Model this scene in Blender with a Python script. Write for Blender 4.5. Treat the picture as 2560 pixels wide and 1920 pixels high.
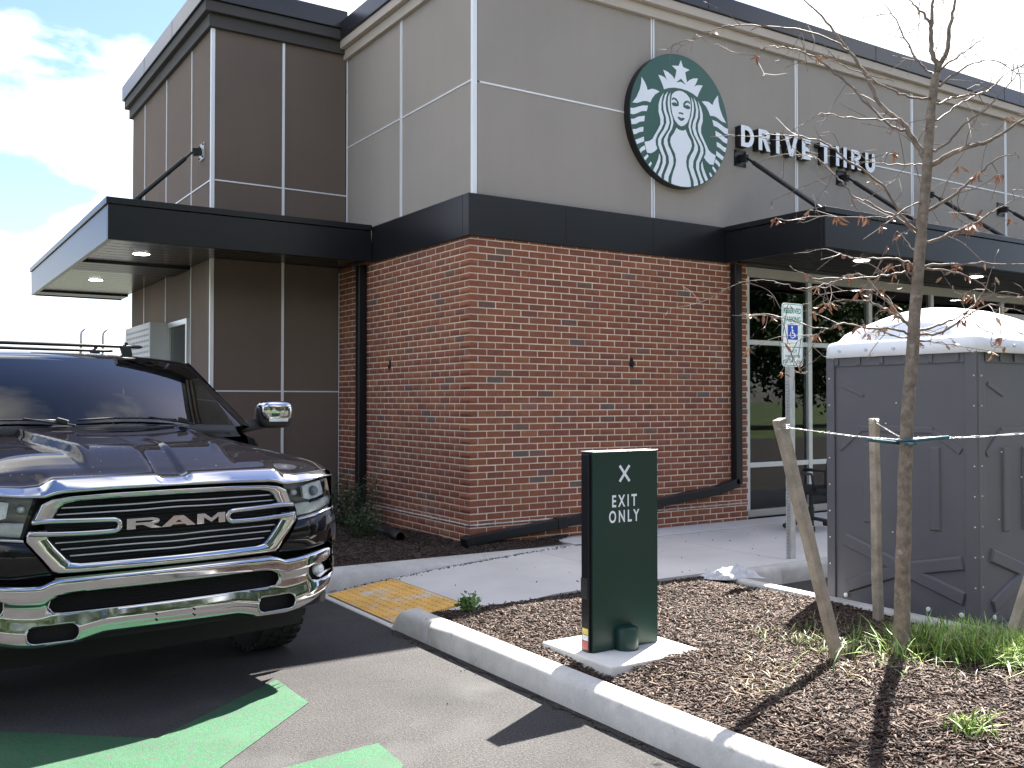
import bpy, bmesh, math, random
import numpy as np
from mathutils import Vector, Matrix

# ------------------------------------------------------------------ scene, camera, light
for o in list(bpy.data.objects):
    bpy.data.objects.remove(o)
SC = bpy.context.scene
COL = SC.collection
RND = random.Random(11)
NR = np.random.default_rng(3)

CAM = Vector((-4.77, -8.08, 1.58))
FW0 = Vector((.546, .838, 0)).normalized()
RIGHT = Vector((.838, -.546, 0)).normalized()
PITCH = math.atan(43 / 2394)
FW = FW0 * math.cos(PITCH) + Vector((0, 0, 1)) * math.sin(PITCH)
UP = -FW0 * math.sin(PITCH) + Vector((0, 0, 1)) * math.cos(PITCH)
cam = bpy.data.cameras.new('camera')
cam.sensor_fit = 'HORIZONTAL'
cam.sensor_width = 36
cam.lens = 2394 * 36 / 2560
cam.clip_end = 3000
camo = bpy.data.objects.new('camera', cam)
m = Matrix((RIGHT, UP, -FW)).transposed().to_4x4()
m.translation = CAM
camo.matrix_world = m
COL.objects.link(camo)
SC.camera = camo

SUN = Vector((.735, .40, 1.0)).normalized()
ELEV = math.asin(SUN.z)
AZ = math.atan2(SUN.x, SUN.y)
SKYLOC = (6.3, 12.6, 0)
W = bpy.data.worlds.new('World')
SC.world = W
W.use_nodes = True
nt = W.node_tree
nt.nodes.clear()
def wn(t, **k):
    n = nt.nodes.new(t)
    for a, b in k.items():
        setattr(n, a, b)
    return n
def wmath(op, a, b=None):
    n = wn('ShaderNodeMath', operation=op)
    for i, v in enumerate((a, b)):
        if v is None:
            continue
        if isinstance(v, (int, float)):
            n.inputs[i].default_value = v
        else:
            nt.links.new(v, n.inputs[i])
    return n.outputs[0]
out = wn('ShaderNodeOutputWorld')
bg = wn('ShaderNodeBackground')
bg.inputs['Strength'].default_value = 0.05
sky = wn('ShaderNodeTexSky', sky_type='NISHITA')
sky.sun_disc = False
sky.sun_elevation = ELEV
sky.sun_rotation = AZ
sky.air_density = 1.0
sky.dust_density = 0.6
sky.ozone_density = 2.0
tc = wn('ShaderNodeTexCoord')
sep = wn('ShaderNodeSeparateXYZ')
nt.links.new(tc.outputs['Generated'], sep.inputs[0])
den = wmath('ADD', wmath('MAXIMUM', sep.outputs[2], 0.0), 0.22)
comb = wn('ShaderNodeCombineXYZ')
nt.links.new(wmath('DIVIDE', sep.outputs[0], den), comb.inputs[0])
nt.links.new(wmath('DIVIDE', sep.outputs[1], den), comb.inputs[1])
mp = wn('ShaderNodeMapping')
mp.inputs['Location'].default_value = SKYLOC
nt.links.new(comb.outputs[0], mp.inputs[0])
n1 = wn('ShaderNodeTexNoise')
n1.inputs['Scale'].default_value = 1.25
n1.inputs['Detail'].default_value = 9
n1.inputs['Roughness'].default_value = 0.52
n1.inputs['Distortion'].default_value = 0.25
nt.links.new(mp.outputs[0], n1.inputs['Vector'])
rmp = wn('ShaderNodeValToRGB')
rmp.color_ramp.elements[0].position = 0.475
rmp.color_ramp.elements[1].position = 0.545
nt.links.new(n1.outputs[0], rmp.inputs[0])
n2 = wn('ShaderNodeTexNoise')
n2.inputs['Scale'].default_value = 2.6
n2.inputs['Detail'].default_value = 6
nt.links.new(mp.outputs[0], n2.inputs['Vector'])
r2 = wn('ShaderNodeValToRGB')
r2.color_ramp.elements[0].position = 0.3
r2.color_ramp.elements[0].color = (4.0, 4.15, 4.5, 1)
r2.color_ramp.elements[1].position = 0.58
r2.color_ramp.elements[1].color = (8.0, 7.95, 7.8, 1)
nt.links.new(n2.outputs[0], r2.inputs[0])
mx = wn('ShaderNodeMix', data_type='RGBA')
nt.links.new(rmp.outputs[0], mx.inputs[0])
tn = wn('ShaderNodeMix', data_type='RGBA', blend_type='MULTIPLY')
tn.inputs[0].default_value = 1.0
tn.inputs[7].default_value = (.74, .76, .90, 1)
nt.links.new(sky.outputs[0], tn.inputs[6])
nt.links.new(tn.outputs[2], mx.inputs[6])
nt.links.new(r2.outputs[0], mx.inputs[7])
nt.links.new(mx.outputs[2], bg.inputs[0])
nt.links.new(bg.outputs[0], out.inputs[0])

sl = bpy.data.lights.new('sun', 'SUN')
sl.energy = 4.3
sl.angle = math.radians(0.55)
sl.color = (1.0, .955, .89)
slo = bpy.data.objects.new('sun', sl)
slo.rotation_euler = (-SUN).to_track_quat('-Z', 'Y').to_euler()
slo.location = (20, 12, 30)
COL.objects.link(slo)

SC.view_settings.view_transform = 'Standard'
SC.view_settings.look = 'None'
SC.view_settings.gamma = 1.0
SC.view_settings.use_curve_mapping = False
SC.view_settings.exposure = 2.7
SC.cycles.max_bounces = 8
SC.cycles.transparent_max_bounces = 16
SC.cycles.use_denoising = True

# ------------------------------------------------------------------ materials
MATS = {}
def mat(name, col, rough=.6, metal=0., var=0., vscale=4., bump=0., bscale=150., spec=.5,
        coat=0., attr=None, col2=None, spots=None, emit=None, fine=0., fscale=300., detail=4., streak=0., coarse=0., cscale=60.):
    if name in MATS:
        return MATS[name]
    m = bpy.data.materials.new(name)
    m.use_nodes = True
    t = m.node_tree
    b = t.nodes['Principled BSDF']
    b.inputs['Roughness'].default_value = rough
    b.inputs['Metallic'].default_value = metal
    b.inputs['Specular IOR Level'].default_value = spec
    b.inputs['Coat Weight'].default_value = coat
    b.inputs['Coat Roughness'].default_value = .04
    geo = t.nodes.new('ShaderNodeNewGeometry')
    def noise(scale, det=4., rg=.55):
        n = t.nodes.new('ShaderNodeTexNoise')
        n.inputs['Scale'].default_value = scale
        n.inputs['Detail'].default_value = det
        n.inputs['Roughness'].default_value = rg
        t.links.new(geo.outputs['Position'], n.inputs['Vector'])
        return n.outputs[0]
    def mixc(fac, a, bb, blend='MIX'):
        n = t.nodes.new('ShaderNodeMix')
        n.data_type = 'RGBA'
        n.blend_type = blend
        for i, v in ((0, fac), (6, a), (7, bb)):
            if isinstance(v, bpy.types.NodeSocket):
                t.links.new(v, n.inputs[i])
            elif isinstance(v, (int, float)):
                n.inputs[i].default_value = v
            else:
                n.inputs[i].default_value = (*v[:3], 1)
        return n.outputs[2]
    def ramp(s, p0, p1):
        n = t.nodes.new('ShaderNodeMapRange')
        n.inputs['From Min'].default_value = p0
        n.inputs['From Max'].default_value = p1
        t.links.new(s, n.inputs['Value'])
        return n.outputs[0]
    if attr:
        a = t.nodes.new('ShaderNodeAttribute')
        a.attribute_name = attr
        c = a.outputs['Color']
    else:
        c = None
    if var or col2:
        c2 = col2 or tuple(min(1, x * (1 + var)) for x in col)
        c1 = col if col2 else tuple(x * (1 - var) for x in col)
        f = ramp(noise(vscale, detail), .35, .65)
        if c is not None:
            k = mixc(f, (1 - var,) * 3, (1 + var,) * 3)
            c = mixc(1.0, c, k, 'MULTIPLY')
        else:
            c = mixc(f, c1, c2)
    if c is None:
        c = mixc(0.0, col, col)
    if fine:
        f = ramp(noise(fscale, 2.), .3, .7)
        k = mixc(f, (1 - fine,) * 3, (1 + fine,) * 3)
        c = mixc(1.0, c, k, 'MULTIPLY')
    if streak:
        mpn = t.nodes.new('ShaderNodeMapping')
        mpn.inputs['Scale'].default_value = (5., 5., .35)
        t.links.new(geo.outputs['Position'], mpn.inputs['Vector'])
        sn = t.nodes.new('ShaderNodeTexNoise')
        sn.inputs['Scale'].default_value = 1.6
        sn.inputs['Detail'].default_value = 5
        t.links.new(mpn.outputs[0], sn.inputs['Vector'])
        k = mixc(ramp(sn.outputs[0], .35, .7), (1 + streak * .4,) * 3, (1 - streak,) * 3)
        c = mixc(1.0, c, k, 'MULTIPLY')
    if coarse:
        k = mixc(ramp(noise(cscale, 2.), .36, .64), (1 - coarse,) * 3, (1 + coarse,) * 3)
        c = mixc(1.0, c, k, 'MULTIPLY')
    if spots:
        for sc_, p0, p1, scol in (spots if isinstance(spots, list) else [spots]):
            c = mixc(ramp(noise(sc_, 5.), p0, p1), c, scol)
    t.links.new(c, b.inputs['Base Color'])
    if bump:
        bn = t.nodes.new('ShaderNodeBump')
        bn.inputs['Strength'].default_value = min(1, bump)
        bn.inputs['Distance'].default_value = .004 if bump <= 1 else .004 * bump
        t.links.new(noise(bscale, 3.), bn.inputs['Height'])
        t.links.new(bn.outputs[0], b.inputs['Normal'])
    if emit:
        b.inputs['Emission Color'].default_value = (*emit[:3], 1)
        b.inputs['Emission Strength'].default_value = emit[3]
    MATS[name] = m
    return m

def glass(name, tint=(.55, .62, .6), rough=0., refl=1.0, ior=1.5):
    if name in MATS:
        return MATS[name]
    m = bpy.data.materials.new(name)
    m.use_nodes = True
    t = m.node_tree
    t.nodes.clear()
    o = t.nodes.new('ShaderNodeOutputMaterial')
    mx = t.nodes.new('ShaderNodeMixShader')
    fr = t.nodes.new('ShaderNodeFresnel')
    fr.inputs[0].default_value = ior
    tr = t.nodes.new('ShaderNodeBsdfTransparent')
    tr.inputs[0].default_value = (*tint, 1)
    gl = t.nodes.new('ShaderNodeBsdfGlossy')
    gl.inputs['Roughness'].default_value = rough
    gl.inputs['Color'].default_value = (refl, refl, refl, 1)
    t.links.new(fr.outputs[0], mx.inputs[0])
    t.links.new(tr.outputs[0], mx.inputs[1])
    t.links.new(gl.outputs[0], mx.inputs[2])
    t.links.new(mx.outputs[0], o.inputs[0])
    MATS[name] = m
    return m

# ------------------------------------------------------------------ mesh helpers
class MB:
    def __init__(s):
        s.v = []
        s.f = []
    def add(s, v, f):
        n = len(s.v)
        s.v += [tuple(p) for p in v]
        s.f += [tuple(n + i for i in q) for q in f]
        return s
    def box(s, x0, x1, y0, y1, z0, z1):
        return s.add([(x0, y0, z0), (x1, y0, z0), (x1, y1, z0), (x0, y1, z0), (x0, y0, z1), (x1, y0, z1), (x1, y1, z1), (x0, y1, z1)],
                     [(3, 2, 1, 0), (4, 5, 6, 7), (0, 1, 5, 4), (1, 2, 6, 5), (2, 3, 7, 6), (3, 0, 4, 7)])
    def bar(s, p0, p1, w, h, up=(0, 0, 1), taper=1.0):
        p0, p1, up = Vector(p0), Vector(p1), Vector(up)
        d = (p1 - p0).normalized()
        if abs(d.dot(up)) > .98:
            up = Vector((1, 0, 0))
        a = d.cross(up).normalized()
        b = a.cross(d).normalized()
        v = []
        for p, k in ((p0, 1), (p1, taper)):
            for i, j in ((-1, -1), (1, -1), (1, 1), (-1, 1)):
                v.append(p + a * (w / 2 * i * k) + b * (h / 2 * j * k))
        return s.add(v, [(3, 2, 1, 0), (4, 5, 6, 7), (0, 1, 5, 4), (1, 2, 6, 5), (2, 3, 7, 6), (3, 0, 4, 7)])
    def tube(s, path, r, n=8, cap=True, sx=1., sy=1.):
        P = [Vector(p) for p in path]
        if isinstance(r, (int, float)):
            r = [r] * len(P)
        v = []
        ref = None
        for i, p in enumerate(P):
            d = (P[min(i + 1, len(P) - 1)] - P[max(i - 1, 0)])
            d = d.normalized() if d.length > 1e-9 else Vector((0, 0, 1))
            if ref is None:
                ref = Vector((0, 0, 1)) if abs(d.z) < .9 else Vector((1, 0, 0))
            a = d.cross(ref)
            if a.length < 1e-5:
                a = d.cross(Vector((0, 1, 0)))
            a.normalize()
            b = a.cross(d).normalized()
            ref = b
            for k in range(n):
                t = 2 * math.pi * k / n
                v.append(p + a * (math.cos(t) * r[i] * sx) + b * (math.sin(t) * r[i] * sy))
        f = []
        for i in range(len(P) - 1):
            for k in range(n):
                f.append((i * n + k, i * n + (k + 1) % n, (i + 1) * n + (k + 1) % n, (i + 1) * n + k))
        if cap:
            f.append(tuple(range(n))[::-1])
            f.append(tuple((len(P) - 1) * n + k for k in range(n)))
        return s.add(v, f)
    def prism(s, poly, fn, w0, w1, bev=0.):
        n = len(poly)
        v = [fn(a, b, w0) for a, b in poly] + [fn(a, b, w1) for a, b in poly]
        f = [tuple(range(n))[::-1], tuple(range(n, 2 * n))]
        f += [(i, (i + 1) % n, n + (i + 1) % n, n + i) for i in range(n)]
        return s.add(v, f)
    def grid(s, P, closed_u=False):
        nu, nv = len(P), len(P[0])
        v = [p for row in P for p in row]
        f = []
        for i in range(nu if closed_u else nu - 1):
            for j in range(nv - 1):
                i2 = (i + 1) % nu
                f.append((i * nv + j, i2 * nv + j, i2 * nv + j + 1, i * nv + j + 1))
        return s.add(v, f)
    def lathe(s, prof, n=24, c=(0, 0, 0), axis='z'):
        c = Vector(c)
        P = []
        for k in range(n):
            t = 2 * math.pi * k / n
            row = []
            for r, h in prof:
                a, b = r * math.cos(t), r * math.sin(t)
                q = Vector((a, b, h)) if axis == 'z' else (Vector((h, a, b)) if axis == 'x' else Vector((a, h, b)))
                row.append(c + q)
            P.append(row)
        return s.grid(P, True)
    def xf(s, M):
        s.v = [tuple(M @ Vector(p)) for p in s.v]
        return s
    def build(s, name, mt, parent=None, smooth=False, off=(0, 0, 0), bevel=0., kind=None, label=None, seg=2, recalc=True):
        me = bpy.data.meshes.new(name)
        me.from_pydata([(p[0] - off[0], p[1] - off[1], p[2] - off[2]) for p in s.v], [], s.f)
        if recalc:
            bm = bmesh.new()
            bm.from_mesh(me)
            bmesh.ops.recalc_face_normals(bm, faces=bm.faces)
            bm.to_mesh(me)
            bm.free()
        me.materials.append(mt)
        if smooth:
            me.shade_smooth()
        o = bpy.data.objects.new(name, me)
        COL.objects.link(o)
        if parent:
            o.parent = parent
        if bevel:
            b = o.modifiers.new('bevel', 'BEVEL')
            b.width = bevel
            b.segments = seg
            b.limit_method = 'ANGLE'
        if kind:
            o['kind'] = kind
        if label:
            o['label'] = label
        return o

def fast(name, V, Q, mt, parent=None, cols=None, off=(0, 0, 0), kind=None, smooth=False):
    """numpy arrays of vertices (n,3), quads (m,4) and optional vertex colours"""
    me = bpy.data.meshes.new(name)
    V = np.asarray(V, np.float32) - np.asarray(off, np.float32)
    Q = np.asarray(Q, np.int32)
    me.vertices.add(len(V))
    me.vertices.foreach_set('co', V.ravel())
    me.loops.add(Q.size)
    me.loops.foreach_set('vertex_index', Q.ravel())
    me.polygons.add(len(Q))
    me.polygons.foreach_set('loop_start', np.arange(0, Q.size, Q.shape[1], dtype=np.int32))
    me.update(calc_edges=True)
    if cols is not None:
        a = me.color_attributes.new('col', 'FLOAT_COLOR', 'POINT')
        c = np.ones((len(V), 4), np.float32)
        c[:, :3] = cols
        a.data.foreach_set('color', c.ravel())
    me.materials.append(mt)
    if smooth:
        me.shade_smooth()
    o = bpy.data.objects.new(name, me)
    COL.objects.link(o)
    if parent:
        o.parent = parent
    if kind:
        o['kind'] = kind
    return o

def thing(name, label, cat, loc=(0, 0, 0), rz=0., group=None):
    o = bpy.data.objects.new(name, None)
    o.empty_display_size = .2
    o.location = loc
    o.rotation_euler = (0, 0, rz)
    o['label'] = label
    o['category'] = cat
    if group:
        o['group'] = group
    COL.objects.link(o)
    return o
def tag(o, label, cat, group=None):
    o['label'] = label
    o['category'] = cat
    if group:
        o['group'] = group
    return o
def copy_tree(o, parent=None):
    c = o.copy()
    COL.objects.link(c)
    c.parent = parent
    for ch in list(o.children):
        copy_tree(ch, c)
    return c

def text_mb(s, size, spacing=1., offset=0., align='CENTER', xs=1.):
    """flat text outline turned into (vertices, faces) in its own plane"""
    cu = bpy.data.curves.new('t', 'FONT')
    cu.body = s
    cu.size = size
    cu.space_character = spacing
    cu.offset = offset
    cu.align_x = align
    cu.resolution_u = 4
    o = bpy.data.objects.new('t', cu)
    COL.objects.link(o)
    dg = bpy.context.evaluated_depsgraph_get()
    me = bpy.data.meshes.new_from_object(o.evaluated_get(dg))
    v = [(p.co.x * xs, p.co.y) for p in me.vertices]
    f = [tuple(p.vertices) for p in me.polygons]
    bpy.data.objects.remove(o)
    bpy.data.curves.remove(cu)
    bpy.data.meshes.remove(me)
    return v, f
def lerp(a, b, t):
    return a + (b - a) * t
def interp(x, pts):
    return float(np.interp(x, [p[0] for p in pts], [p[1] for p in pts]))
def sstep(a, b, x):
    t = max(0, min(1, (x - a) / (b - a)))
    return t * t * (3 - 2 * t)
def resample(pts, n):
    P = np.array(pts, float)
    d = np.r_[0, np.cumsum(np.linalg.norm(np.diff(P, axis=0), axis=1))]
    t = np.linspace(0, d[-1], n)
    return [tuple(np.interp(x, d, P[:, k]) for k in range(P.shape[1])) for x in t]
def smooth_path(pts, n):
    """Catmull-Rom through points"""
    P = [np.array(p, float) for p in pts]
    P = [2 * P[0] - P[1]] + P + [2 * P[-1] - P[-2]]
    o = []
    for i in range(1, len(P) - 2):
        for k in range(n):
            t = k / n
            a, b, c, d = P[i - 1:i + 3]
            o.append(.5 * ((2 * b) + (-a + c) * t + (2 * a - 5 * b + 4 * c - d) * t * t + (-a + 3 * b - 3 * c + d) * t ** 3))
    o.append(P[-2])
    return [Vector(p) for p in o]

# ---- palette
asphalt_m = mat('asphalt', (.040, .0375, .036), rough=.92, var=.25, vscale=1.3, bump=3., bscale=110, fine=.7, fscale=190, coarse=.38, cscale=75, spots=[(1.6, .56, .78, (.068, .066, .063)), (4.3, .655, .72, (.024, .023, .023))])
grassfar_m = mat('lawn', (.06, .095, .025), rough=.95, var=.3, vscale=.7)
concrete_m = mat('concrete', (.50, .485, .455), rough=.85, var=.1, vscale=2.2, bump=.35, bscale=260, fine=.07, fscale=90, coarse=.05, cscale=14, spots=[(3.6, .55, .82, (.33, .31, .28)), (11., .66, .74, (.22, .205, .19))])
walk_m = mat('sidewalk_concrete', (.58, .555, .52), rough=.85, var=.08, vscale=1.3, bump=.3, bscale=300, fine=.06, fscale=140, spots=(2.4, .63, .78, (.56, .55, .53)))
soil_m = mat('mulch_soil', (.045, .028, .02), rough=1., var=.4, vscale=30, bump=2.5, bscale=60)
chip_m = mat('mulch_chip', (1, 1, 1), rough=.8, attr='col', var=.2, vscale=120)
eifs_m = mat('taupe_stucco', (.36, .318, .282), rough=.9, var=.035, vscale=.8, streak=.018, bump=.5, bscale=420, fine=.05, fscale=400)
brown_m = mat('brown_stucco', (.168, .128, .103), rough=.9, var=.04, vscale=.8, streak=.03, bump=.5, bscale=420, fine=.06, fscale=400)
trim_m = mat('aluminium_reveal', (.86, .87, .89), rough=.42, metal=.1, fine=.04)
cornice_m = mat('light_cornice', (.52, .45, .392), rough=.85, var=.03, vscale=2, bump=.3, bscale=300)
darkcorn_m = mat('dark_cornice', (.062, .056, .052), rough=.75, var=.04, vscale=2, bump=.3, bscale=300)
black_m = mat('black_painted_metal', (.011, .0112, .0135), rough=.3, spec=.35, var=.12, vscale=1.4, fine=.1, fscale=30)
coping_m = mat('dark_coping_metal', (.02, .0205, .026), rough=.28, var=.1, vscale=2)
soffit_m = mat('bronze_soffit', (.032, .029, .026), rough=.22, metal=.2, var=.08, vscale=1)
mortar_m = mat('mortar', (.72, .60, .47), rough=.95, var=.14, vscale=2.5, bump=.8, bscale=220, fine=.1, fscale=160)
brick_m = mat('brick_face', (1, 1, 1), rough=.88, attr='col', var=.1, vscale=18, bump=1.0, bscale=190, fine=.14, fscale=170, streak=.10, spots=(1.7, .6, .95, (.36, .26, .2)))
chrome_m = mat('chrome', (.50, .50, .515), rough=.06, metal=1., fine=.02)
paint_m = mat('dark_truck_paint', (.006, .0055, .007), rough=.4, metal=0., spec=0., coat=.75, fine=.1, fscale=900, spots=(75, .70, .73, (.2, .2, .2)))
blackplastic_m = mat('black_plastic', (.014, .014, .015), rough=.5, fine=.1)
mattblack_m = mat('matt_black', (.008, .008, .009), rough=.8, fine=.1)
rubber_m = mat('tyre_rubber', (.02, .02, .021), rough=.85, var=.2, vscale=30, bump=.5, bscale=200)
bark_m = mat('grey_bark', (.2, .16, .125), rough=.9, var=.28, vscale=22, bump=2., bscale=90, fine=.15, fscale=160, spots=(14, .62, .72, (.33, .3, .27)))
twig_m = mat('twig_bark', (.17, .13, .105), rough=.65, var=.25, vscale=14)
leaf_m = mat('dry_leaf', (1, 1, 1), rough=.6, attr='col')
green_m = mat('green_leaf', (1, 1, 1), rough=.5, attr='col')
stake_m = mat('weathered_wood', (.31, .262, .205), rough=.85, var=.25, vscale=9, bump=.9, bscale=120, fine=.15, fscale=140, spots=(10, .66, .76, (.16, .12, .09)))
galv_m = mat('galvanised_steel', (.56, .57, .58), rough=.4, metal=.75, var=.1, vscale=12)
wire_m = mat('steel_wire', (.72, .72, .72), rough=.25, metal=1.)
white_m = mat('white_paint', (.8, .8, .8), rough=.4)
signwhite_m = mat('sign_white_face', (.82, .85, .9), rough=.35, var=.01, vscale=3)
signgreen_m = mat('sign_green_face', (.014, .085, .06), rough=.35, var=.04, vscale=3)

# ------------------------------------------------------------------ ground, road, kerbs
def structure(o):
    o['kind'] = 'structure'
    return o
structure(MB().add([(-900, -900, -.03), (900, -900, -.03), (900, 900, -.03), (-900, 900, -.03)], [(0, 1, 2, 3)]).build('ground', grassfar_m))
structure(MB().add([(-34, -20, 0), (40, -20, 0), (40, 40, 0), (-34, 40, 0)], [(0, 1, 2, 3)]).build('asphalt_road', asphalt_m))

greenpaint_m = mat('green_road_paint', (.013, .078, .030), rough=.8, var=.1, vscale=3, bump=1.2, bscale=170, fine=.4, fscale=190, coarse=.15,
                   spots=[(24, .55, .68, (.045, .046, .042)), (2.6, .5, .75, (.03, .085, .04))])
def marking(pts, label):
    o = MB().add([(x, y, .004) for x, y in pts], [tuple(range(len(pts)))]).build('road_marking', greenpaint_m)
    o['kind'] = 'structure'
    o['label'] = label
marking([(-3.70, -3.40), (-2.91, -2.78), (-2.91, -3.275), (-3.70, -4.06), (-4.56, -3.36), (-4.56, -2.68)], 'green painted chevron on the asphalt in front of the pickup')
marking([(-3.50, -4.09), (-3.0, -4.03), (-2.86, -4.02), (-2.88, -4.32), (-3.2, -4.7), (-4.0, -4.75), (-4.0, -4.4)], 'green painted mark on the asphalt nearest the camera')

def sweep(prof, path, name, mt, parent=None, hs=None, closed_ends=True, **k):
    """prof: (outward, height) pairs; path: plan points; outward = to the right of travel"""
    P = []
    n = len(path)
    for i, p in enumerate(path):
        a = Vector(path[max(i - 1, 0)][:2])
        b = Vector(path[min(i + 1, n - 1)][:2])
        d = (b - a).normalized()
        nrm = Vector((d.y, -d.x))
        h = hs[i] if hs else 1.
        P.append([(p[0] + nrm.x * q[0], p[1] + nrm.y * q[0], q[1] * h) for q in prof])
    mb = MB().grid(P)
    mb.f.append(tuple(range(len(prof))))
    m = len(mb.v)
    mb.f.append(tuple(range(m - len(prof), m))[::-1])
    return mb.build(name, mt, parent, **k)
KP = [(0.0, -.05), (.0, .0), (-.012, .11), (-.03, .138), (-.06, .150), (-.13, .152), (-.15, .146), (-.16, .13), (-.16, -.05)]
# island kerb: cast in sections with fine joints
def kerb(path, name='kerb', hs=None, parent=None):
    return sweep(KP, path, name, concrete_m, parent, hs=hs, smooth=True)
kroot = kerb([(-1.83, -2.03), (-1.83, -2.06), (-1.83, -2.09), (-1.83, -2.12), (-1.83, -2.16), (-1.83, -2.3), (-1.83, -2.555)][::1], 'kerb', hs=[.10, .45, .78, .93, 1, 1, 1])
kroot['kind'] = 'structure'
kroot['label'] = 'cast concrete kerb round the mulch island'
# outward must face -x while travelling towards -y: right of travel (0,-1) is (-1,0)
for y0, y1 in ((-2.562, -5.6), (-5.607, -8.0)):
    kerb([(-1.83, lerp(y0, y1, i / 12)) for i in range(13)], 'kerb_section', parent=kroot)
arc = [(-1.83 + .8 - .8 * math.cos(t), -8.0 - .8 * math.sin(t)) for t in np.linspace(0, math.pi / 2, 9)]
kerb([(-1.83, -8.004)] + arc[1:] + [(.4, -8.8)], 'kerb_section', parent=kroot)
# thin far kerb of the island, beside the portable toilet
MB().box(.95, 1.07, -8.6, -2.36, -.05, .148).build('kerb_section', concrete_m, kroot, bevel=.02)
# kerb along the front of the sidewalk, right of the island
for x0, x1 in ((1.08, 1.72), (1.727, 4.7), (4.707, 7.7), (7.707, 10.7), (10.707, 19)):
    P = []
    for i in range(7):
        x = lerp(x0, x1, i / 6)
        P.append((x, -2.40))
    kerb(P, 'kerb_section', parent=kroot)

def zs(x):
    return interp(x, [(-1.9, .0), (-1.83, .006), (-1.79, .02), (-1.2, .09), (-.6, .14), (-.1, .15), (30, .15)])
FAR = [(-1.9, -.70), (-1.83, -.70), (-1.2, -.76), (-.585, -.76), (.08, -.62), (.6, -.48), (.95, -.44), (30, -.44)]
def yfar(x):
    return interp(x, FAR)
def ynear(x):
    return interp(x, [(-1.9, -2.05), (-1.67, -2.05), (-1.62, -2.23), (.9, -2.25), (1.0, -2.27), (30, -2.27)])
side = MB()
P = [[(x, lerp(ynear(x), yfar(x), j / 2), zs(x) - .016) for j in range(3)] for x in np.linspace(-1.83, 20, 60)]
walk = structure(side.grid(P).build('sidewalk', concrete_m))
walk['label'] = 'pale concrete sidewalk with a ramp down to the drive lane'
J = [-1.83, -1.79, -1.2, .42, 2.02, 3.62, 5.22, 6.82, 8.42, 10.0, 11.6, 13.2, 16, 20]
for a, b in zip(J[:-1], J[1:]):
    g_ = .004
    xs = np.linspace(a + g_, b - g_, 9)
    top = [[(x, lerp(ynear(x), yfar(x), j / 4), zs(x)) for j in range(5)] for x in xs]
    if a == -1.79:
        top = [[(x, lerp(ynear(x), yfar(x), j / 4), zs(x) - .012) for j in range(5)] for x in xs]
    mb = MB().grid(top)
    n = len(xs)
    edge = [(i * 5) for i in range(n)] + [(n - 1) * 5 + j for j in range(1, 5)] + [i * 5 + 4 for i in range(n - 2, -1, -1)] + [j for j in range(3, 0, -1)]
    k0 = len(mb.v)
    mb.v += [(mb.v[i][0], mb.v[i][1], mb.v[i][2] - .07) for i in edge]
    for q in range(len(edge)):
        q2 = (q + 1) % len(edge)
        mb.f.append((edge[q], edge[q2], k0 + q2, k0 + q))
    mb.build('paving_slab', walk_m, walk)
# landing strip against the glazed front
MB().box(.95, 20, -.43, -.002, .05, .168).build('paving_slab', walk_m, walk, bevel=.008)

# kerb of the planting bed against the brick walls
P = []
for x in np.linspace(-1.83, .95, 30):
    s_ = zs(x)
    hgt = lerp(.172, .158, (x + 1.83) / 2.8)
    yf = yfar(x)
    P.append([(x, yf - .01, s_ - .05), (x, yf, s_ + .002), (x, yf + .05, lerp(s_, hgt, .75)), (x, yf + .09, hgt), (x, -.43, hgt + .004), (x, -.40, hgt - .02), (x, -.39, 0)])
mb = MB().grid(P)
mb.f.append(tuple(range(7)))
bk = mb.build('kerb', concrete_m, None, smooth=True)
bk['kind'] = 'structure'
bk['label'] = 'low flared kerb of the planting bed below the brick corner'
# lane-side kerb of the planting bed along the drive lane
kerb([(-1.83, y) for y in np.linspace(9, -.40, 12)], 'kerb_section', parent=kroot)

# tactile paving at the foot of the ramp
tact_m = mat('yellow_tactile', (.72, .41, .10), rough=.75, var=.12, vscale=6, bump=.5, bscale=200, spots=(5.5, .5, .72, (.6, .55, .46)), fine=.12, fscale=120)
tp = thing('tactile_paving', 'worn yellow tactile panel with raised domes at the foot of the ramp', 'tactile paving', (-1.5, -1.35, 0))
TX0, TX1, TY0, TY1 = -1.782, -1.208, -1.95, -.775
mb = MB()
P = [[(x, y, zs(x) + dz) for y, dz in ((TY0, -.03), (TY0, .002), (TY1, .002), (TY1, -.03))] for x in np.linspace(TX0, TX1, 8)]
mb.grid(P)
mb.build('panel', tact_m, tp, off=tp.location)
mb = MB()
for i in range(9):
    for j in range(19):
        x = TX0 + .035 + i * .063
        y = TY0 + .035 + j * .0614
        if y > TY1 - .02:
            continue
        z = zs(x) + .002
        prof = [(.017, 0), (.0155, .003), (.011, .006), (0, .0065)]
        mb.lathe(prof, 8, (x, y, z))
mb.build('dome', tact_m, tp, smooth=True, off=tp.location, kind='stuff')

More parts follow.
